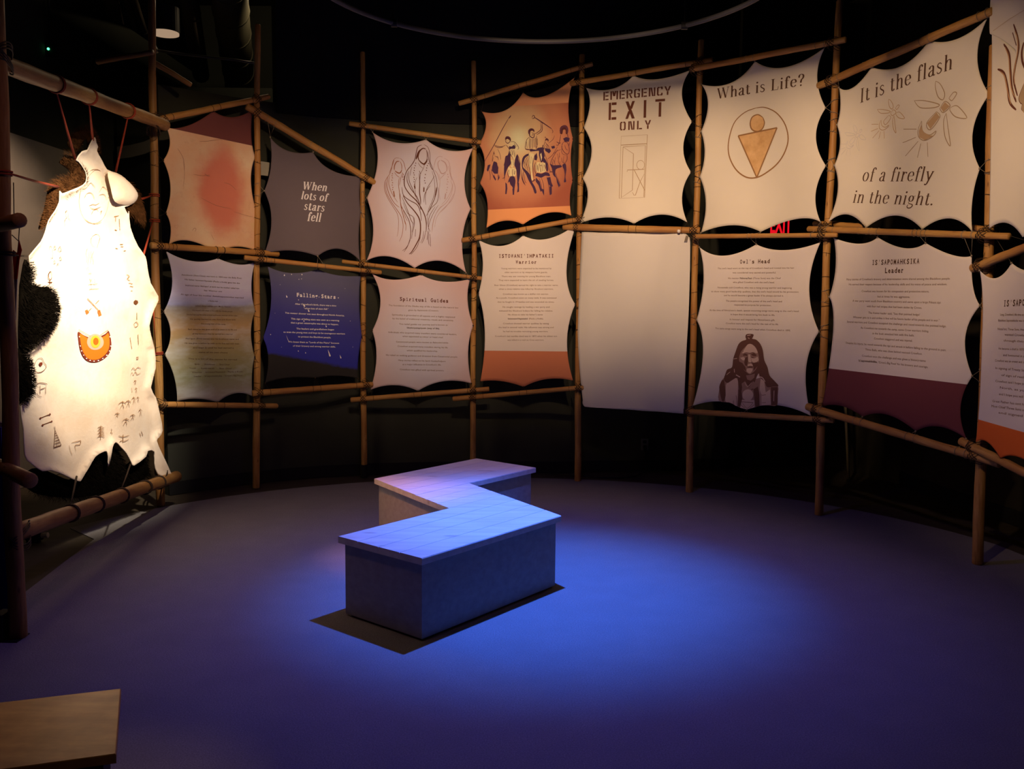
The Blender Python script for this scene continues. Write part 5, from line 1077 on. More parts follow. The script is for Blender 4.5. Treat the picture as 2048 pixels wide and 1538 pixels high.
for i in range(len(edges) - 1):
    a, b = edges[i], edges[i + 1]; g = .0002; a2, b2 = a + (g if i else 0), b - (g if i < 10 else 0)
    e = 1e-6
    la = left_u(a2 + e) if i >= 4 else uL0; lb = left_u(b2) if i >= 4 else uL0
    ra = right_u(a2) if i < 7 else uR3; rb = right_u(b2 - e) if i < 7 else uR3
    dz = random.uniform(-.0008, .0008)
    m = MB(); c = .005
    q = [bp(la, a2), bp(ra, a2), bp(rb, b2), bp(lb, b2)]; cen = sum(q, V((0, 0))) / 4
    top = [p + (dE if j >= 1 and j <= 0 else V((0, 0))) + ((dE * .0032) if j in (0, 1) else (dE * -.0032)) for j, p in enumerate(q)]
    vs = [(p.x, p.y, ZT - TH) for p in q] + [(p.x, p.y, ZT - c + dz) for p in q] + [(p.x, p.y, ZT + dz) for p in top]
    m.add(vs, [(3, 2, 1, 0)] + [(i_, (i_ + 1) % 4, 4 + (i_ + 1) % 4, 4 + i_) for i_ in range(4)] + [(4 + i_, 4 + (i_ + 1) % 4, 8 + (i_ + 1) % 4, 8 + i_) for i_ in range(4)] + [(8, 9, 10, 11)])
    m.obj('plank', M_BENCH, bench)
# body panels, set in from the top
def inset(poly, d):
    n = len(poly); out = []
    for i in range(n):
        p0, p1, p2 = poly[i - 1], poly[i], poly[(i + 1) % n]; a = (p1 - p0).normalized(); b = (p2 - p1).normalized()
        na, nb = V((-a.y, a.x)), V((-b.y, b.x)); k = 1 + na.dot(nb); out.append(p1 + (na + nb) * d / k)
    return out
outer = [bp(uL0, v1), bp(uL0, v0), bp(uR, v0), bp(uI, v2), bp(uR3, v2), bp(uR3, v3), bp(uLb, v3), bp(uJ, v1)]
area = sum(outer[i - 1].x * outer[i].y - outer[i].x * outer[i - 1].y for i in range(8))
sg = 1 if area > 0 else -1
bo = inset(outer, .026 * sg); bi = inset(outer, .046 * sg); M_BODY = mat_bench(.5); M_BODY.name = 'shaded_pine_side'  # darker copy of the top's pine, shade of the sides put into its colour
for i in range(8):
    a, b, c_, d_ = bo[i], bo[(i + 1) % 8], bi[(i + 1) % 8], bi[i]
    m = MB(); m.prism([tuple(a), tuple(b), tuple(c_), tuple(d_)], .012, ZT - TH - .001); m.obj('side_panel', M_BODY, bench)
pl_ = inset(outer, .07 * sg); m = MB(); m.prism([tuple(p) for p in pl_], 0, .012); m.obj('plinth', M_BLACK, bench)

# ------------------------------------------------------------------ wooden block seat, bottom left corner
zt = .45
tr, br_, tl = on_floor(242, 1377, zt).to_2d(), on_floor(232, 1507, zt).to_2d(), on_floor(0, 1405, zt).to_2d()
dl = (tl - tr).normalized(); dp = V((-dl.y, dl.x)); dp = dp if dp.dot(br_ - tr) > 0 else -dp
dpt = (br_ - tr).dot(dp); seat = empty('block_seat', (tr.x - .5, tr.y - .1, 0), 'varnished wooden block seat cut off in the bottom left corner', 'seat')
q = [tr, tr + dl * 1.3, tr + dl * 1.3 + (br_ - tr), br_]
m = MB(); c = .003; cen = sum(q, V((0, 0))) / 4
top = [p + (cen - p).normalized() * c for p in q]
m.add([(p.x, p.y, zt - .028) for p in q] + [(p.x, p.y, zt - c) for p in q] + [(p.x, p.y, zt) for p in top], [(3, 2, 1, 0)] + [(i, (i + 1) % 4, 4 + (i + 1) % 4, 4 + i) for i in range(4)] + [(4 + i, 4 + (i + 1) % 4, 8 + (i + 1) % 4, 8 + i) for i in range(4)] + [(8, 9, 10, 11)])
m.obj('seat_top', M_OAK, seat)
q2 = [tr + dl * .035 + dp * .03, tr + dl * 1.27 + dp * .03, tr + dl * 1.27 + (br_ - tr) * .92, tr + dl * .035 + (br_ - tr) * .92]
m = MB(); m.prism([tuple(p) for p in q2], 0, zt - .028); m.obj('seat_body', flat('black_stained_board', (.02, .018, .018), .7), seat)

# ------------------------------------------------------------------ the painted hide
ha, hb = at_depth(45, 600, 5.45), at_depth(320, 600, 6.98)
HP = Plane((ha.x, ha.y), (hb.x, hb.y))
z1, z2, z3 = Z(3.077, 0, 0), Z(3.417, 0, 250), Z(3.845, 0, 650)
cat_px = lambda z, l: [z(*p) for p in l]
H_OUT = cat_px(z1, [(545, 846), (556, 880), (570, 905), (562, 930), (600, 985), (640, 1045), (700, 1068), (745, 1100), (780, 1150), (808, 1190), (800, 1240), (765, 1268), (752, 1275), (775, 1320)]) + \
    cat_px(z2, [(862, 590), (880, 700), (925, 830), (962, 900), (975, 980), (1000, 1080), (1050, 1170), (1048, 1220), (1015, 1290), (985, 1370), (1000, 1430), (1012, 1500)]) + \
    cat_px(z3, [(1120, 60), (1162, 180), (1168, 330), (1150, 480), (1192, 560), (1216, 680), (1240, 810), (1215, 862), (1190, 890), (1220, 990), (1262, 1110), (1290, 1190), (1240, 1180), (1165, 1140), (1145, 1060), (1150, 970), (1095, 965), (1082, 1010), (1010, 1080), (985, 1050), (945, 985), (890, 935), (840, 897), (805, 940), (796, 1030), (788, 1085), (776, 1010), (762, 968), (735, 975), (695, 1010), (660, 1100), (600, 1182), (572, 1198), (520, 1182), (450, 1150), (350, 1112), (300, 1120), (230, 1060), (185, 1000), (172, 800), (150, 625), (205, 540), (215, 430), (195, 300), (158, 228), (250, 190), (300, 100)]) + \
    cat_px(z2, [(300, 1370), (318, 1270), (290, 1170), (250, 1108), (165, 1095), (150, 1000), (128, 895), (200, 800), (245, 725), (270, 650), (310, 590), (345, 520), (352, 450), (372, 470), (430, 460), (520, 430), (558, 390), (548, 320), (505, 250)]) + \
    cat_px(z1, [(440, 985), (470, 935), (500, 925), (515, 890)])
def relH(uz):
    u, z = uz
    return .03 * math.sin(u * 4.3 + 1) * math.cos(z * 3.1) + .012 * math.sin(u * 13 + z * 7) + .02 * math.exp(-((u - .15) / .12) ** 2) + .004 * math.sin(z * 17 + u * 5)
from mathutils.geometry import delaunay_2d_cdt
def inside(p, poly):
    c = False; j = len(poly) - 1
    for i in range(len(poly)):
        a, b = poly[i], poly[j]
        if (a[1] > p[1]) != (b[1] > p[1]) and p[0] < (b[0] - a[0]) * (p[1] - a[1]) / (b[1] - a[1]) + a[0]: c = not c
        j = i
    return c
def edge_dist(p, poly):
    best = 9
    P_ = V(p)
    for i in range(len(poly)):
        a, b = V(poly[i - 1]), V(poly[i]); d = b - a; t = max(0, min(1, (P_ - a).dot(d) / max(d.length_squared, 1e-9))); best = min(best, (P_ - a - d * t).length)
    return best
hid = [HP.hit(*p) for p in H_OUT]; hid = catmull(hid, 2, True)
hide_z0 = min(p[1] for p in hid)
bse = HP.P(((hid[0][0]), hide_z0)); hide = empty('painted_hide', bse, 'brightly lit pale animal hide painted with symbols, dark fur at its edges', 'hide')
def hide_h(p):
    e = edge_dist(p, hid); return relH(p) + .035 * max(0, 1 - e / .06) ** 2
pts = [V(p) for p in hid]; n0 = len(pts); us = [p[0] for p in hid]; zs_ = [p[1] for p in hid]; stp = .022
y = min(zs_)
while y < max(zs_):
    x = min(us)
    while x < max(us):
        p = (x + random.uniform(-.004, .004), y + random.uniform(-.004, .004))
        if inside(p, hid) and edge_dist(p, hid) > stp * .45: pts.append(V(p))
        x += stp
    y += stp
rv, _, rf, *_r = delaunay_2d_cdt(pts, [], [list(range(n0))], 1, 1e-6)
def mat_hide():
    k = NT('tanned_hide', .75, .2); o = k.coord('Object'); a = k.noise(o, 2.2, 5); b = k.noise(o, 40, 3); g = k.noise(o, 7, 4)
    c = k.ramp(a, [(.3, (.70, .56, .42, 1)), (.6, (.80, .70, .58, 1))]); c = k.mix(k.ramp(g, [(.55, (0, 0, 0)), (.8, (.3, .3, .3))]), c, (.55, .38, .24, 1))
    k.bump(k.math('ADD', b, g), .35, .006); return k.col(c)
o = obj('hide_skin', [HP.P((p.x, p.y), hide_h((p.x, p.y))) for p in rv], [tuple(f) for f in rf], mat_hide(), hide, smooth=True)
md = o.modifiers.new('thickness', 'SOLIDIFY'); md.thickness = .006; md.offset = -1
# curled flap at the right shoulder
fl = [HP.hit(*z1(*p)) for p in [(640, 1060), (700, 1070), (760, 1120), (808, 1195), (800, 1240), (765, 1262), (690, 1240), (660, 1160)]]
fl = catmull(fl, 3, True); cxy = V((sum(p[0] for p in fl) / len(fl), sum(p[1] for p in fl) / len(fl))); v, f = [], []
for r_ in range(6):
    t = 1 - r_ / 6
    for p in fl: q = cxy + (V(p) - cxy) * t; v.append(HP.P(tuple(q), relH(tuple(q)) + .03 + .055 * math.sqrt(1 - t * t * .98)))
v.append(HP.P(tuple(cxy), relH(tuple(cxy)) + .085)); nn = len(fl)
for r_ in range(5): f += [(r_ * nn + i, r_ * nn + (i + 1) % nn, (r_ + 1) * nn + (i + 1) % nn, (r_ + 1) * nn + i) for i in range(nn)]
f += [(5 * nn + i, 5 * nn + (i + 1) % nn, 6 * nn) for i in range(nn)]
o = obj('rolled_flap', v, f, bpy.data.materials['tanned_hide'], hide, smooth=True)
# fur
def mat_fur(name, c1, c2):
    k = NT(name, .9, .02); a = k.noise(k.coord('Object'), 30, 3); return k.col(k.ramp(a, [(.3, tuple(c1) + (1,)), (.7, tuple(c2) + (1,))]))
M_FURB = mat_fur('brown_fur', (.045, .018, .006), (.13, .055, .02)); M_FURD = mat_fur('shaded_fur', (.002, .0015, .001), (.006, .0045, .003))  # second, near-black copy carries the shade of the unlit fur patches in its colour
def fur(poly_px, mat, dirv, ln, off, thick, dens=5200, flare=.5):
    dens *= 4.5
    poly = [HP.hit(*p) for p in poly_px]; poly = catmull(poly, 3, True)
    xs = [p[0] for p in poly]; ys = [p[1] for p in poly]; ar = abs(sum(poly[i - 1][0] * poly[i][1] - poly[i][0] * poly[i - 1][1] for i in range(len(poly)))) / 2
    N = int(ar * dens) + 60; v, f = [], []
    # padded skin beneath the hairs
    g = [V(p) for p in poly]; n_ = len(g); st = .03; yy = min(ys)
    while yy < max(ys):
        xx = min(xs)
        while xx < max(xs):
            if inside((xx, yy), poly) and edge_dist((xx, yy), poly) > .012: g.append(V((xx, yy)))
            xx += st
        yy += st
    vv, _, ff, *_q = delaunay_2d_cdt(g, [], [list(range(n_))], 1, 1e-6)
    hh = lambda p: off + relH(p) + thick * min(1, edge_dist(p, poly) / .06) ** .6
    sk = obj('fur_pad', [HP.P((p.x, p.y), hh((p.x, p.y))) for p in vv], [tuple(q) for q in ff], mat, hide, smooth=True)
    md = sk.modifiers.new('thickness', 'SOLIDIFY'); md.thickness = .012; md.offset = -1
    cnt = 0; cen = V((sum(xs) / len(xs), sum(ys) / len(ys)))
    while cnt < N:
        p = (random.uniform(min(xs), max(xs)), random.uniform(min(ys), max(ys)))
        if not inside(p, poly): continue
        cnt += 1; e = edge_dist(p, poly); outw = (V(p) - cen).normalized()
        d = (V(dirv) + outw * flare + V((random.uniform(-.4, .4), random.uniform(-.4, .4)))).normalized() * ln * random.uniform(.6, 1.3)
        h = hh(p); a = HP.P(p, h - .004); b = HP.P((p[0] + d.x * .6, p[1] + d.y * .6), h + ln * .42); c_ = HP.P((p[0] + d.x, p[1] + d.y), h + ln * random.uniform(.0, .5))
        side = (b - a).cross(V((HP.n))).normalized() * .0012
        k = len(v); v += [a - side, a + side, b + side * .7, b - side * .7, c_]; f += [(k, k + 1, k + 2, k + 3), (k + 3, k + 2, k + 4)]
    o = obj('fur', v, f, mat, hide); o['kind'] = 'stuff'; return o
fur(cat_px(z1, [(455, 835), (500, 800), (560, 800), (600, 860), (612, 960), (580, 950), (560, 890), (545, 850), (510, 900), (470, 925), (440, 890)]), M_FURB, (.1, .3), .045, -.03, .02)
fur(cat_px(z1, [(385, 1000), (430, 965), (470, 1020), (512, 1070), (520, 1140), (450, 1185), (360, 1210), (320, 1290), (250, 1400), (225, 1400), (250, 1290), (285, 1160), (340, 1120), (430, 1110), (450, 1060)]), M_FURB, (-.5, .25), .05, -.012, .03, 9000)
fur(cat_px(z1, [(725, 1085), (780, 1110), (825, 1175), (850, 1260), (855, 1350), (830, 1330), (790, 1285), (770, 1262), (800, 1240), (808, 1190), (770, 1130)]), M_FURB, (.3, -.9), .075, -.02, .03, 9000)
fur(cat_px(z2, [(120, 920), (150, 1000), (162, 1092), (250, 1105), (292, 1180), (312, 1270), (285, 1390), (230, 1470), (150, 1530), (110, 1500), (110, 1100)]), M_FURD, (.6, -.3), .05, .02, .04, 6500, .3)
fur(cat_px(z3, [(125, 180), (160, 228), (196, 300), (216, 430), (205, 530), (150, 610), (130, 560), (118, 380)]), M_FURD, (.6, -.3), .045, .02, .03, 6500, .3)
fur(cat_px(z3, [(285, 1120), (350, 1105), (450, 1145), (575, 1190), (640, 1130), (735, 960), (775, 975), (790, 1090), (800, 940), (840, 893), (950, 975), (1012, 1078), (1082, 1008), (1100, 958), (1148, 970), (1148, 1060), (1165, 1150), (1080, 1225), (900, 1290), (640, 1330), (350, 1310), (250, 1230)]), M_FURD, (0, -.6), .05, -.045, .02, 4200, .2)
# painted symbols
class HideArt:
    bay = 0
HB = Banner.__new__(Banner); HB.pl = HP; HB.off = .0; HB.rel = lambda p: relH(p); HB.root = hide; HB.layer = 0; HB.zf = z2; HB.seed = 0; HB.amp = 0
def hs(name, z, lst, mat, smooth=True, h=.006): HB.zf = z; return HB.strokes(name, [(w_ * .9, p_) for w_, p_ in lst], mat, smooth=smooth, h=h)
M_SEP = flat('sepia_paint', sl((96, 58, 34)), .8, .1); M_SEPL = flat('light_sepia_paint', sl((150, 110, 72)), .8, .1); M_OCH = flat('ochre_paint', sl((176, 104, 50)), .8, .1)
hf = Z(5.129, 150, 320)
OV = [(4, ell(215, 375, 150, 275, 36))]
hs('painted_face', hf, OV + [(4, [(110, 130), (150, 100), (215, 95), (260, 115)]), (4, [(140, 610), (180, 640), (240, 655), (290, 635)]), (5, [(80, 300), (110, 285), (140, 235), (170, 260), (190, 280)]), (5, [(240, 330), (265, 290), (290, 275), (330, 300), (350, 320)]), (5, [(110, 390), (120, 350), (150, 335), (180, 360), (200, 405)]), (5, [(240, 360), (290, 350), (320, 370), (335, 410)]),
  (5, [(160, 470), (190, 455), (220, 460), (250, 440)]), (5, [(170, 480), (190, 500), (225, 500), (270, 480)]), (5, [(190, 560), (205, 515), (235, 505), (250, 530)]), (5, [(265, 540), (285, 520), (275, 560)]), (4, [(345, 350), (372, 340), (368, 380), (345, 385)])], M_SEPL)
hs('painted_crest', hf, [(4, [(250, 900), (215, 870), (200, 820), (215, 780), (250, 760), (278, 790), (270, 850), (262, 900)]), (4, [(170, 900), (150, 960), (165, 1010), (145, 1060)]), (4, [(190, 930), (190, 1000), (170, 1060), (180, 1090)]), (4, [(210, 930), (215, 1000), (200, 1070)]), (4, [(240, 930), (225, 980), (240, 1040), (235, 1075)]), (4, [(110, 1100), (140, 1120), (150, 1160), (190, 1170), (200, 1190)]),
  (4, [(150, 1100), (170, 1110), (180, 1150), (205, 1160)]), (4, [(200, 1215), (180, 1235), (200, 1255)]), (4, [(140, 1215), (170, 1235), (150, 1255)]), (4, [(220, 1215), (235, 1240), (222, 1258)]), (4, [(130, 1276), (262, 1270)]), (4, [(135, 1326), (268, 1320)]), (4, [(165, 1215), (165, 1325)])], M_SEPL)
hs('painted_clubs', hf, [(8, [(115, 1420), (250, 1560)]), (8, [(245, 1440), (125, 1560)])], M_OCH, smooth=False)
HB.zf = z2
HB.fills('painted_club_heads', [[(660, 1270), (680, 1262), (690, 1300), (668, 1308)], [(582, 1268), (594, 1260), (606, 1282), (592, 1296)]], M_OCH)
hs('left_symbols', z2, [(4, [(415, 690), (410, 655), (425, 630), (420, 600), (432, 585), (442, 605), (440, 635), (460, 655), (465, 690)]), (4, [(300, 905), (310, 830), (335, 850), (330, 908), (300, 905)]), (4, [(345, 850), (355, 825), (362, 850), (345, 850)]), (4, [(380, 860), (392, 830), (402, 862), (380, 860)]), (4, [(335, 945), (345, 925), (355, 945), (335, 945)]), (4, [(370, 965), (380, 945), (388, 962)]), (4, [(390, 920), (398, 900), (406, 922), (390, 920)]),
  (7, ell(290, 1030, 17, 28, 16)), (8, [(258, 1075), (312, 1075)]), (6, [(285, 1060), (285, 1110)]), (7, [(262, 1105), (300, 1108)]), (5, [(290, 1110), (298, 1140)])], M_SEP)
hs('right_symbols', z2, [(4, [(800, 625), (830, 620)]), (4, [(810, 620), (812, 660)]), (4, [(835, 640), (842, 720)]), (5, [(803, 715), (820, 720)]), (4, [(832, 815), (855, 815)]), (4, [(835, 830), (855, 832)]), (4, [(795, 840), (812, 845)]), (4, [(855, 860), (870, 858)]), (5, [(865, 1020), (885, 1035), (870, 1050), (890, 1065)]), (4, [(880, 1080), (905, 1085)]), (4, [(885, 1100), (908, 1105)]), (4, [(890, 1130), (900, 1135)]), (4, [(905, 1360), (918, 1345), (930, 1365), (916, 1380), (905, 1360)]), (4, [(918, 1280), (920, 1330)]), (4, [(890, 1450), (900, 1530)]), (4, [(935, 1430), (942, 1500)])], M_SEPL)
HB.fills('painted_dots', [[(900, 1205), (912, 1195), (930, 1200), (932, 1216), (915, 1228), (902, 1220)], [(806, 420), (820, 410), (836, 418), (838, 432), (822, 440), (808, 434)]], M_SEP, h=.006)
hs('lower_left_symbols', z3, [(5, [(300, 260), (275, 300), (272, 340), (295, 365), (340, 355), (370, 320), (350, 290), (330, 255), (300, 260)]), (5, [(278, 460), (310, 445), (370, 452), (375, 460)]), (5, [(310, 465), (310, 530)]), (5, [(365, 470), (362, 530)]), (5, [(315, 495), (355, 485)]), (4, [(285, 520), (295, 545), (325, 552)]), (7, [(310, 715), (400, 688)]), (7, [(320, 768), (412, 742)])], M_SEP)
HB.zf = z3
HB.fills('painted_knobs', [ell(308, 716, 7, 7, 8)[:-1], ell(402, 687, 8, 8, 8)[:-1], ell(320, 769, 7, 7, 8)[:-1], ell(412, 741, 7, 7, 8)[:-1], [(312, 290), (335, 285), (338, 305), (322, 320), (310, 305)]], flat('dark_red_paint', sl((110, 50, 34)), .8, .1))
hs('painted_lodge', z3, [(6, [(430, 810), (395, 942)]), (6, [(430, 810), (468, 925)]), (6, [(395, 942), (468, 925)]), (4, [(425, 780), (432, 815)]), (4, [(438, 780), (428, 815)]), (4, [(424, 835), (440, 832)]), (4, [(420, 852), (446, 848)]), (4, [(416, 870), (452, 864)]), (4, [(410, 890), (458, 882)]), (4, [(405, 912), (464, 900)]), (4, [(424, 890), (422, 935)]), (4, [(438, 888), (442, 930)])], M_SEP, smooth=False)
men = []
for (x, y, s) in [(905, 610, 1.3), (945, 600, 1.2), (998, 575, 1.2), (878, 690, .8), (945, 740, 1.2), (988, 705, 1), (1052, 570, 1), (1065, 670, 1.3), (1043, 500, .9), (1038, 440, .8)]:
    men += [(5, [(x, y - 22 * s), (x + 2, y)]), (5, [(x - 20 * s, y - 2), (x - 8, y - 14 * s), (x + 8, y - 14 * s), (x + 20 * s, y - 6)]), (5, [(x - 10 * s, y + 26 * s), (x + 2, y), (x + 10 * s, y + 24 * s)])]
hs('painted_men', z3, men, M_SEPL)
hs('lower_right_symbols', z3, [(5, [(985, 385), (1005, 365), (1020, 385), (1040, 360), (1060, 380), (1085, 370)]), (5, [(1000, 345), (1020, 330), (1040, 345), (1060, 325), (1085, 335)]), (5, [(1045, 248), (1062, 246)]), (5, [(1045, 262), (1062, 260)]), (5, [(905, 850), (940, 860), (985, 848)]), (5, [(905, 912), (925, 890), (950, 895), (985, 878)]), (6, [(940, 840), (942, 905)]), (5, [(985, 480), (988, 515)]),
  (6, [(1058, 830), (1070, 855)]), (6, [(1072, 815), (1088, 848)]), (5, [(560, 905), (600, 895), (620, 890), (615, 920), (585, 925), (590, 970)]), (4, [(540, 925), (545, 960), (560, 1000)]), (5, [(835, 800), (845, 805), (832, 825), (846, 830), (835, 850)])] + [(5, [(720 + (i % 2) * 8, 790 + i * 12), (745, 780 + i * 12), (772, 792 + i * 12)]) for i in range(7)] + [(5, [(745, 770), (742, 880)])], M_SEPL)
# half-sun emblem
E0 = [(604, 52), (640, 75), (680, 95), (712, 92), (750, 85), (790, 65), (820, 45), (826, 110), (818, 180), (795, 235), (755, 275), (712, 288), (668, 275), (632, 235), (612, 180), (603, 110)]
HB.zf = z3; HB.fills('sun_border', [E0], flat('dark_brown_paint', sl((104, 44, 30)), .8, .1), h=.005)
sc_ = lambda k_: [(714 + (x - 714) * k_, 150 + (y - 150) * k_ - (1 - k_) * 10) for x, y in E0]
HB.fills('sun_field', [[(616, 66), (650, 88), (684, 108), (714, 105), (750, 98), (785, 80), (810, 62), (812, 110), (803, 172), (782, 222), (748, 258), (712, 268), (675, 258), (645, 222), (626, 172), (616, 110)]], flat('orange_paint', sl((205, 104, 26)), .8, .1), h=.006)
HB.fills('sun_ring', [ell(716, 130, 52, 62, 18)[:-1]], flat('mauve_paint', sl((196, 150, 132)), .8, .1), h=.007)
HB.fills('sun_disc', [ell(716, 128, 30, 48, 16)[:-1]], flat('yellow_paint', sl((218, 160, 52)), .8, .1), h=.008)
HB.fills('sun_core', [ell(718, 125, 16, 28, 12)[:-1]], flat('deep_orange_paint', sl((196, 90, 22)), .8, .1), h=.009)
dots = []
for t in range(13):
    a = math.radians(180 + 180 * t / 12); x = 714 + 104 * math.cos(a); y = 120 - 158 * math.sin(a) * (1 if t not in (0, 12) else 0); dots.append(ell(x, y if t not in (0, 12) else 90, 4.5, 4.5, 6)[:-1])
HB.fills('sun_dots', dots, flat('white_paint', (.85, .83, .78), .8, .1), h=.0075)
hs('sun_lines', z3, [(4, [(610, 35), (700, 96)]), (4, [(815, 38), (735, 90)])], M_SEPL, smooth=False)
# thongs that stretch the hide
def thong(a, b, w_=.009, name='thong', mat=None, wrap=None):
    m = MB(); mid = (a + b) / 2 + V((0, 0, -.004)); m.tube([a, mid, b], [w_ * .55, w_ * .8, w_], 6)
    if wrap:
        c, ax, r = wrap; n1 = V((0, 0, 1)) if abs(ax.z) < .6 else V((1, 0, 0)); n1 = (n1 - ax * n1.dot(ax)).normalized(); n2 = ax.cross(n1)
        for e in (-.007, .007): m.tube([c + ax * e + n1 * r * math.cos(6.283 * i / 16) + n2 * r * math.sin(6.283 * i / 16) for i in range(16)], .005, 6, closed=True)
    m.obj(name, mat or M_THONG, hide, smooth=True)
RA, RB = at_depth(-20, 118, 4.46), at_depth(330, 250, 7.12); LA, LB = at_depth(26, 1067, 4.47), at_depth(352, 953, 7.16)
def on_line(A, B, px):
    best = None
    for q in range(301):
        p = A.lerp(B, q / 300); v_ = p - CAM; x = 1024 + F_PX * v_.dot(RT) / v_.dot(fwd)
        if best is None or abs(x - px) < best[0]: best = (abs(x - px), p)
    return best[1]
hp_ = lambda z, x, y: (lambda uz: HP.P(uz, relH(uz) + .012))(HP.hit(*z(x, y)))
ax = (RB - RA).normalized()
for xr, z, x, y in [(112, z1, 452, 985), (178, z1, 552, 868), (255, z1, 706, 1068)]:
    c = on_line(RA, RB, xr); thong(c - V((0, 0, .04)), hp_(z, x, y), wrap=(c, ax, .05))
ax = (LB - LA).normalized()
for xr, z, x, y, mt in [(141, z3, 578, 1165, M_CORD), (243, z3, 1003, 1062, M_CORD), (318, z3, 1285, 1185, M_CORD)]:
    c = on_line(LA, LB, xr); thong(c + V((0, 0, .045)), hp_(z, x, y), .007, mat=mt, wrap=(c, ax, .05))
for xr in (192, 290):
    c = on_line(LA, LB, xr); n1 = V((0, 0, 1)); n1 = (n1 - ax * n1.dot(ax)).normalized(); n2 = ax.cross(n1); m = MB()
    for e in (-.01, .006): m.tube([c + ax * (e + .01 * math.sin(6.283 * i / 16)) + n1 * .05 * math.cos(6.283 * i / 16) + n2 * .05 * math.sin(6.283 * i / 16) for i in range(16)], .005, 6, closed=True)
    m.obj('lashing', M_CORD, rack, smooth=True)
p0 = POLE_PTS[0]
zz = V((0, 0, 1))
a = pole_point(0, 2.28); thong(a + V((.03, -.02, 0)), hp_(z1, 337, 1152), wrap=(a, zz, .042))
a = pole_point(1, 2.50); thong(a + V((-.0, -.035, 0)), hp_(z1, 850, 1225), wrap=(a, zz, .037))
a = pole_point(1, 2.30); thong(a + V((-.0, -.035, 0)), hp_(z2, 960, 915), wrap=(a, zz, .037))
a = pole_point(1, 1.25); thong(a + V((-.0, -.035, 0)), hp_(z2, 1040, 1225), .005, wrap=(a, zz, .04))
a = pole_point(0, 1.90); thong(a + V((.02, .03, 0)), hp_(z2, 130, 895), .006, mat=M_CORD, wrap=(a, zz, .044))
# lashings of the rack
for (i, c0) in ((0, on_line(RA, RB, 8)), (0, on_line(LA, LB, 45)), (1, on_line(RA, RB, 306)), (1, on_line(LA, LB, 325))):
    pp = pole_point(i, c0.z); c = (pp + c0) / 2; n = c0 - pp; gap = max(n.length, .02); n.normalize(); u = V((0, 1, 0)) if abs(n.y) < .7 else V((1, 0, 0)); u = (u - n * u.dot(n)).normalized(); m = MB()
    for s in (1, -1):
        for e in (-.014, 0, .014): loop(m, c + zz * e, n, (u + zz * s).normalized(), gap / 2 + .05, .068, .0035)
    m.obj('lashing', M_CORD, rack, smooth=True)

# ------------------------------------------------------------------ odds at the far left
c0 = at_depth(36, 470, 4.5)
rt = empty('cloth_strip', at_depth(30, 640, 4.75), 'red and grey cloth strip hanging behind the nearest left log', 'cloth')
m = MB(); P_ = [at_depth(x, y, 4.75) for x, y in [(37, 478), (43, 500), (38, 520), (34, 558), (24, 560), (22, 520), (26, 500), (34, 506)]]
m.add([p for p in P_] + [p + V((0, .006, 0)) for p in P_], [tuple(range(8)), tuple(range(15, 7, -1))] + [(i, (i + 1) % 8, 8 + (i + 1) % 8, 8 + i) for i in range(8)]); m.obj('red_cloth', flat('red_wool_cloth', sl((150, 30, 22)), .9), rt)
m = MB(); P_ = [at_depth(x, y, 4.76) for x, y in [(23, 558), (34, 558), (32, 600), (31, 640), (22, 640)]]
m.add([p for p in P_] + [p + V((0, .006, 0)) for p in P_], [tuple(range(5)), tuple(range(9, 4, -1))] + [(i, (i + 1) % 5, 5 + (i + 1) % 5, 5 + i) for i in range(5)]); m.obj('grey_cloth', flat('grey_cloth', sl((120, 116, 120)), .9), rt)
m = MB(); m.tube([at_depth(39, 452, 4.6), at_depth(37, 482, 4.75)], .0025, 5); m.tube([at_depth(24, 470, 4.6), at_depth(37, 482, 4.75)], .0025, 5); m.tube([at_depth(27, 365, 4.5), at_depth(28, 430, 4.5)], .0025, 5); m.obj('hanging_cord', M_CORD, rt)
b = at_depth(4, 1240, 4.75); z_b = 0
rt = empty('display_panel', (b.x - .3, b.y, 0), 'tall blue panel with pale edge behind the nearest left log', 'panel')
x1 = at_depth(8, 1000, 4.75).x; x2 = at_depth(15, 1000, 4.82).x
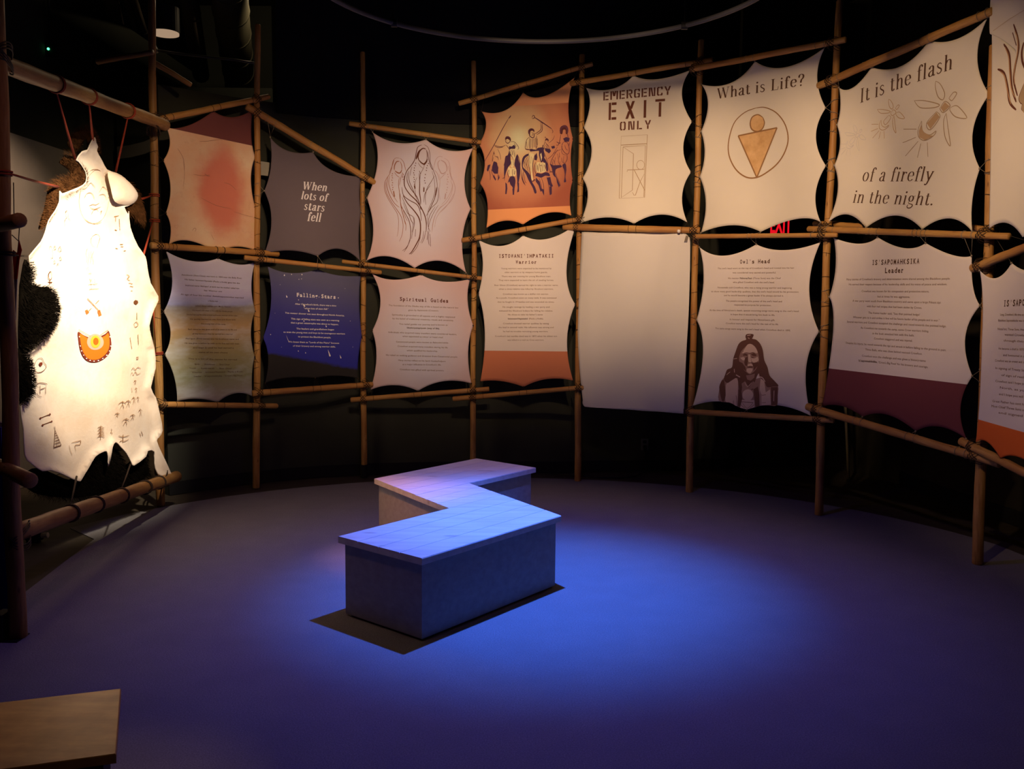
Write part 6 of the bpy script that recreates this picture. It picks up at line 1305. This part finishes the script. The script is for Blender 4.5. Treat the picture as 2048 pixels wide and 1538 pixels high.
m = MB(); m.box((x1 - .7, 4.75, .0), (x1, 4.79, 1.0)); m.obj('blue_face', flat('royal_blue_laminate', sl((20, 24, 120)), .5), rt)
m = MB(); m.box((x1 - .7, 4.80, .0), (x2, 4.84, 1.02)); m.obj('backing_board', flat('pale_board', sl((150, 145, 140)), .7), rt)
g = on_floor(66, 1083)
g = V((g.x, g.y, -.006))
rt = empty('floor_spotlight', g, 'small black floor spotlight with white cap beneath the rack rail', 'spotlight')
m = MB(); a = at_depth(49, 1073, g.y); b = at_depth(84, 1071, g.y); m.tube([a, a.lerp(b, .15), b], [.022, .032, .032], 16); m.obj('lamp_body', M_BLACK, rt, smooth=True)
m = MB(); m.tube([b, at_depth(96, 1070, g.y)], .019, 16); m.obj('white_cap', flat('white_cap', (.6, .55, .5), .5), rt)
m = MB(); m.box((a.x + .02, g.y - .02, -.006), (b.x - .02, g.y + .02, .012)); m.box((a.x + .05, g.y - .01, .0), (a.x + .07, g.y + .01, a.z)); m.obj('foot_bracket', M_BLACK, rt)
m = MB(); q = at_depth(54, 1052, g.y); m.tube([q, at_depth(58, 1046, g.y)], .009, 10); m.tube([q, at_depth(56, 1066, g.y)], .004, 6); m.obj('clamp_knob', flat('chrome', (.7, .7, .7), .2, .5, 1.0), rt, smooth=True)
# hanging spot on the hoop
q = at_depth(1562, -10, 5.0); q = hc + V((HR * math.cos(-.35), HR * math.sin(-.35), 0))
for ang, lab in [(-.15, 'black hanging spotlight clamped to right side of the round hoop')]:
    q = hc + V((HR * math.cos(ang), HR * math.sin(ang), 0)); rt = empty('hanging_spotlight', q, lab, 'spotlight')
    m = MB(); m.tube([q, q - V((0, 0, .05))], .008, 8); m.obj('yoke', M_BLACK, rt)
    m = MB(); m.tube([q + V((.05, -.05, -.03)), q + V((-.03, .05, -.1))], .04, 16); m.obj('lamp_can', M_BLACK, rt, smooth=True)
    m = MB(); m.tube([q + V((-.03, .05, -.1)), q + V((-.034, .054, -.104))], .033, 16); m.obj('lens', flat('grey_glass', (.3, .3, .32), .1, .5), rt)
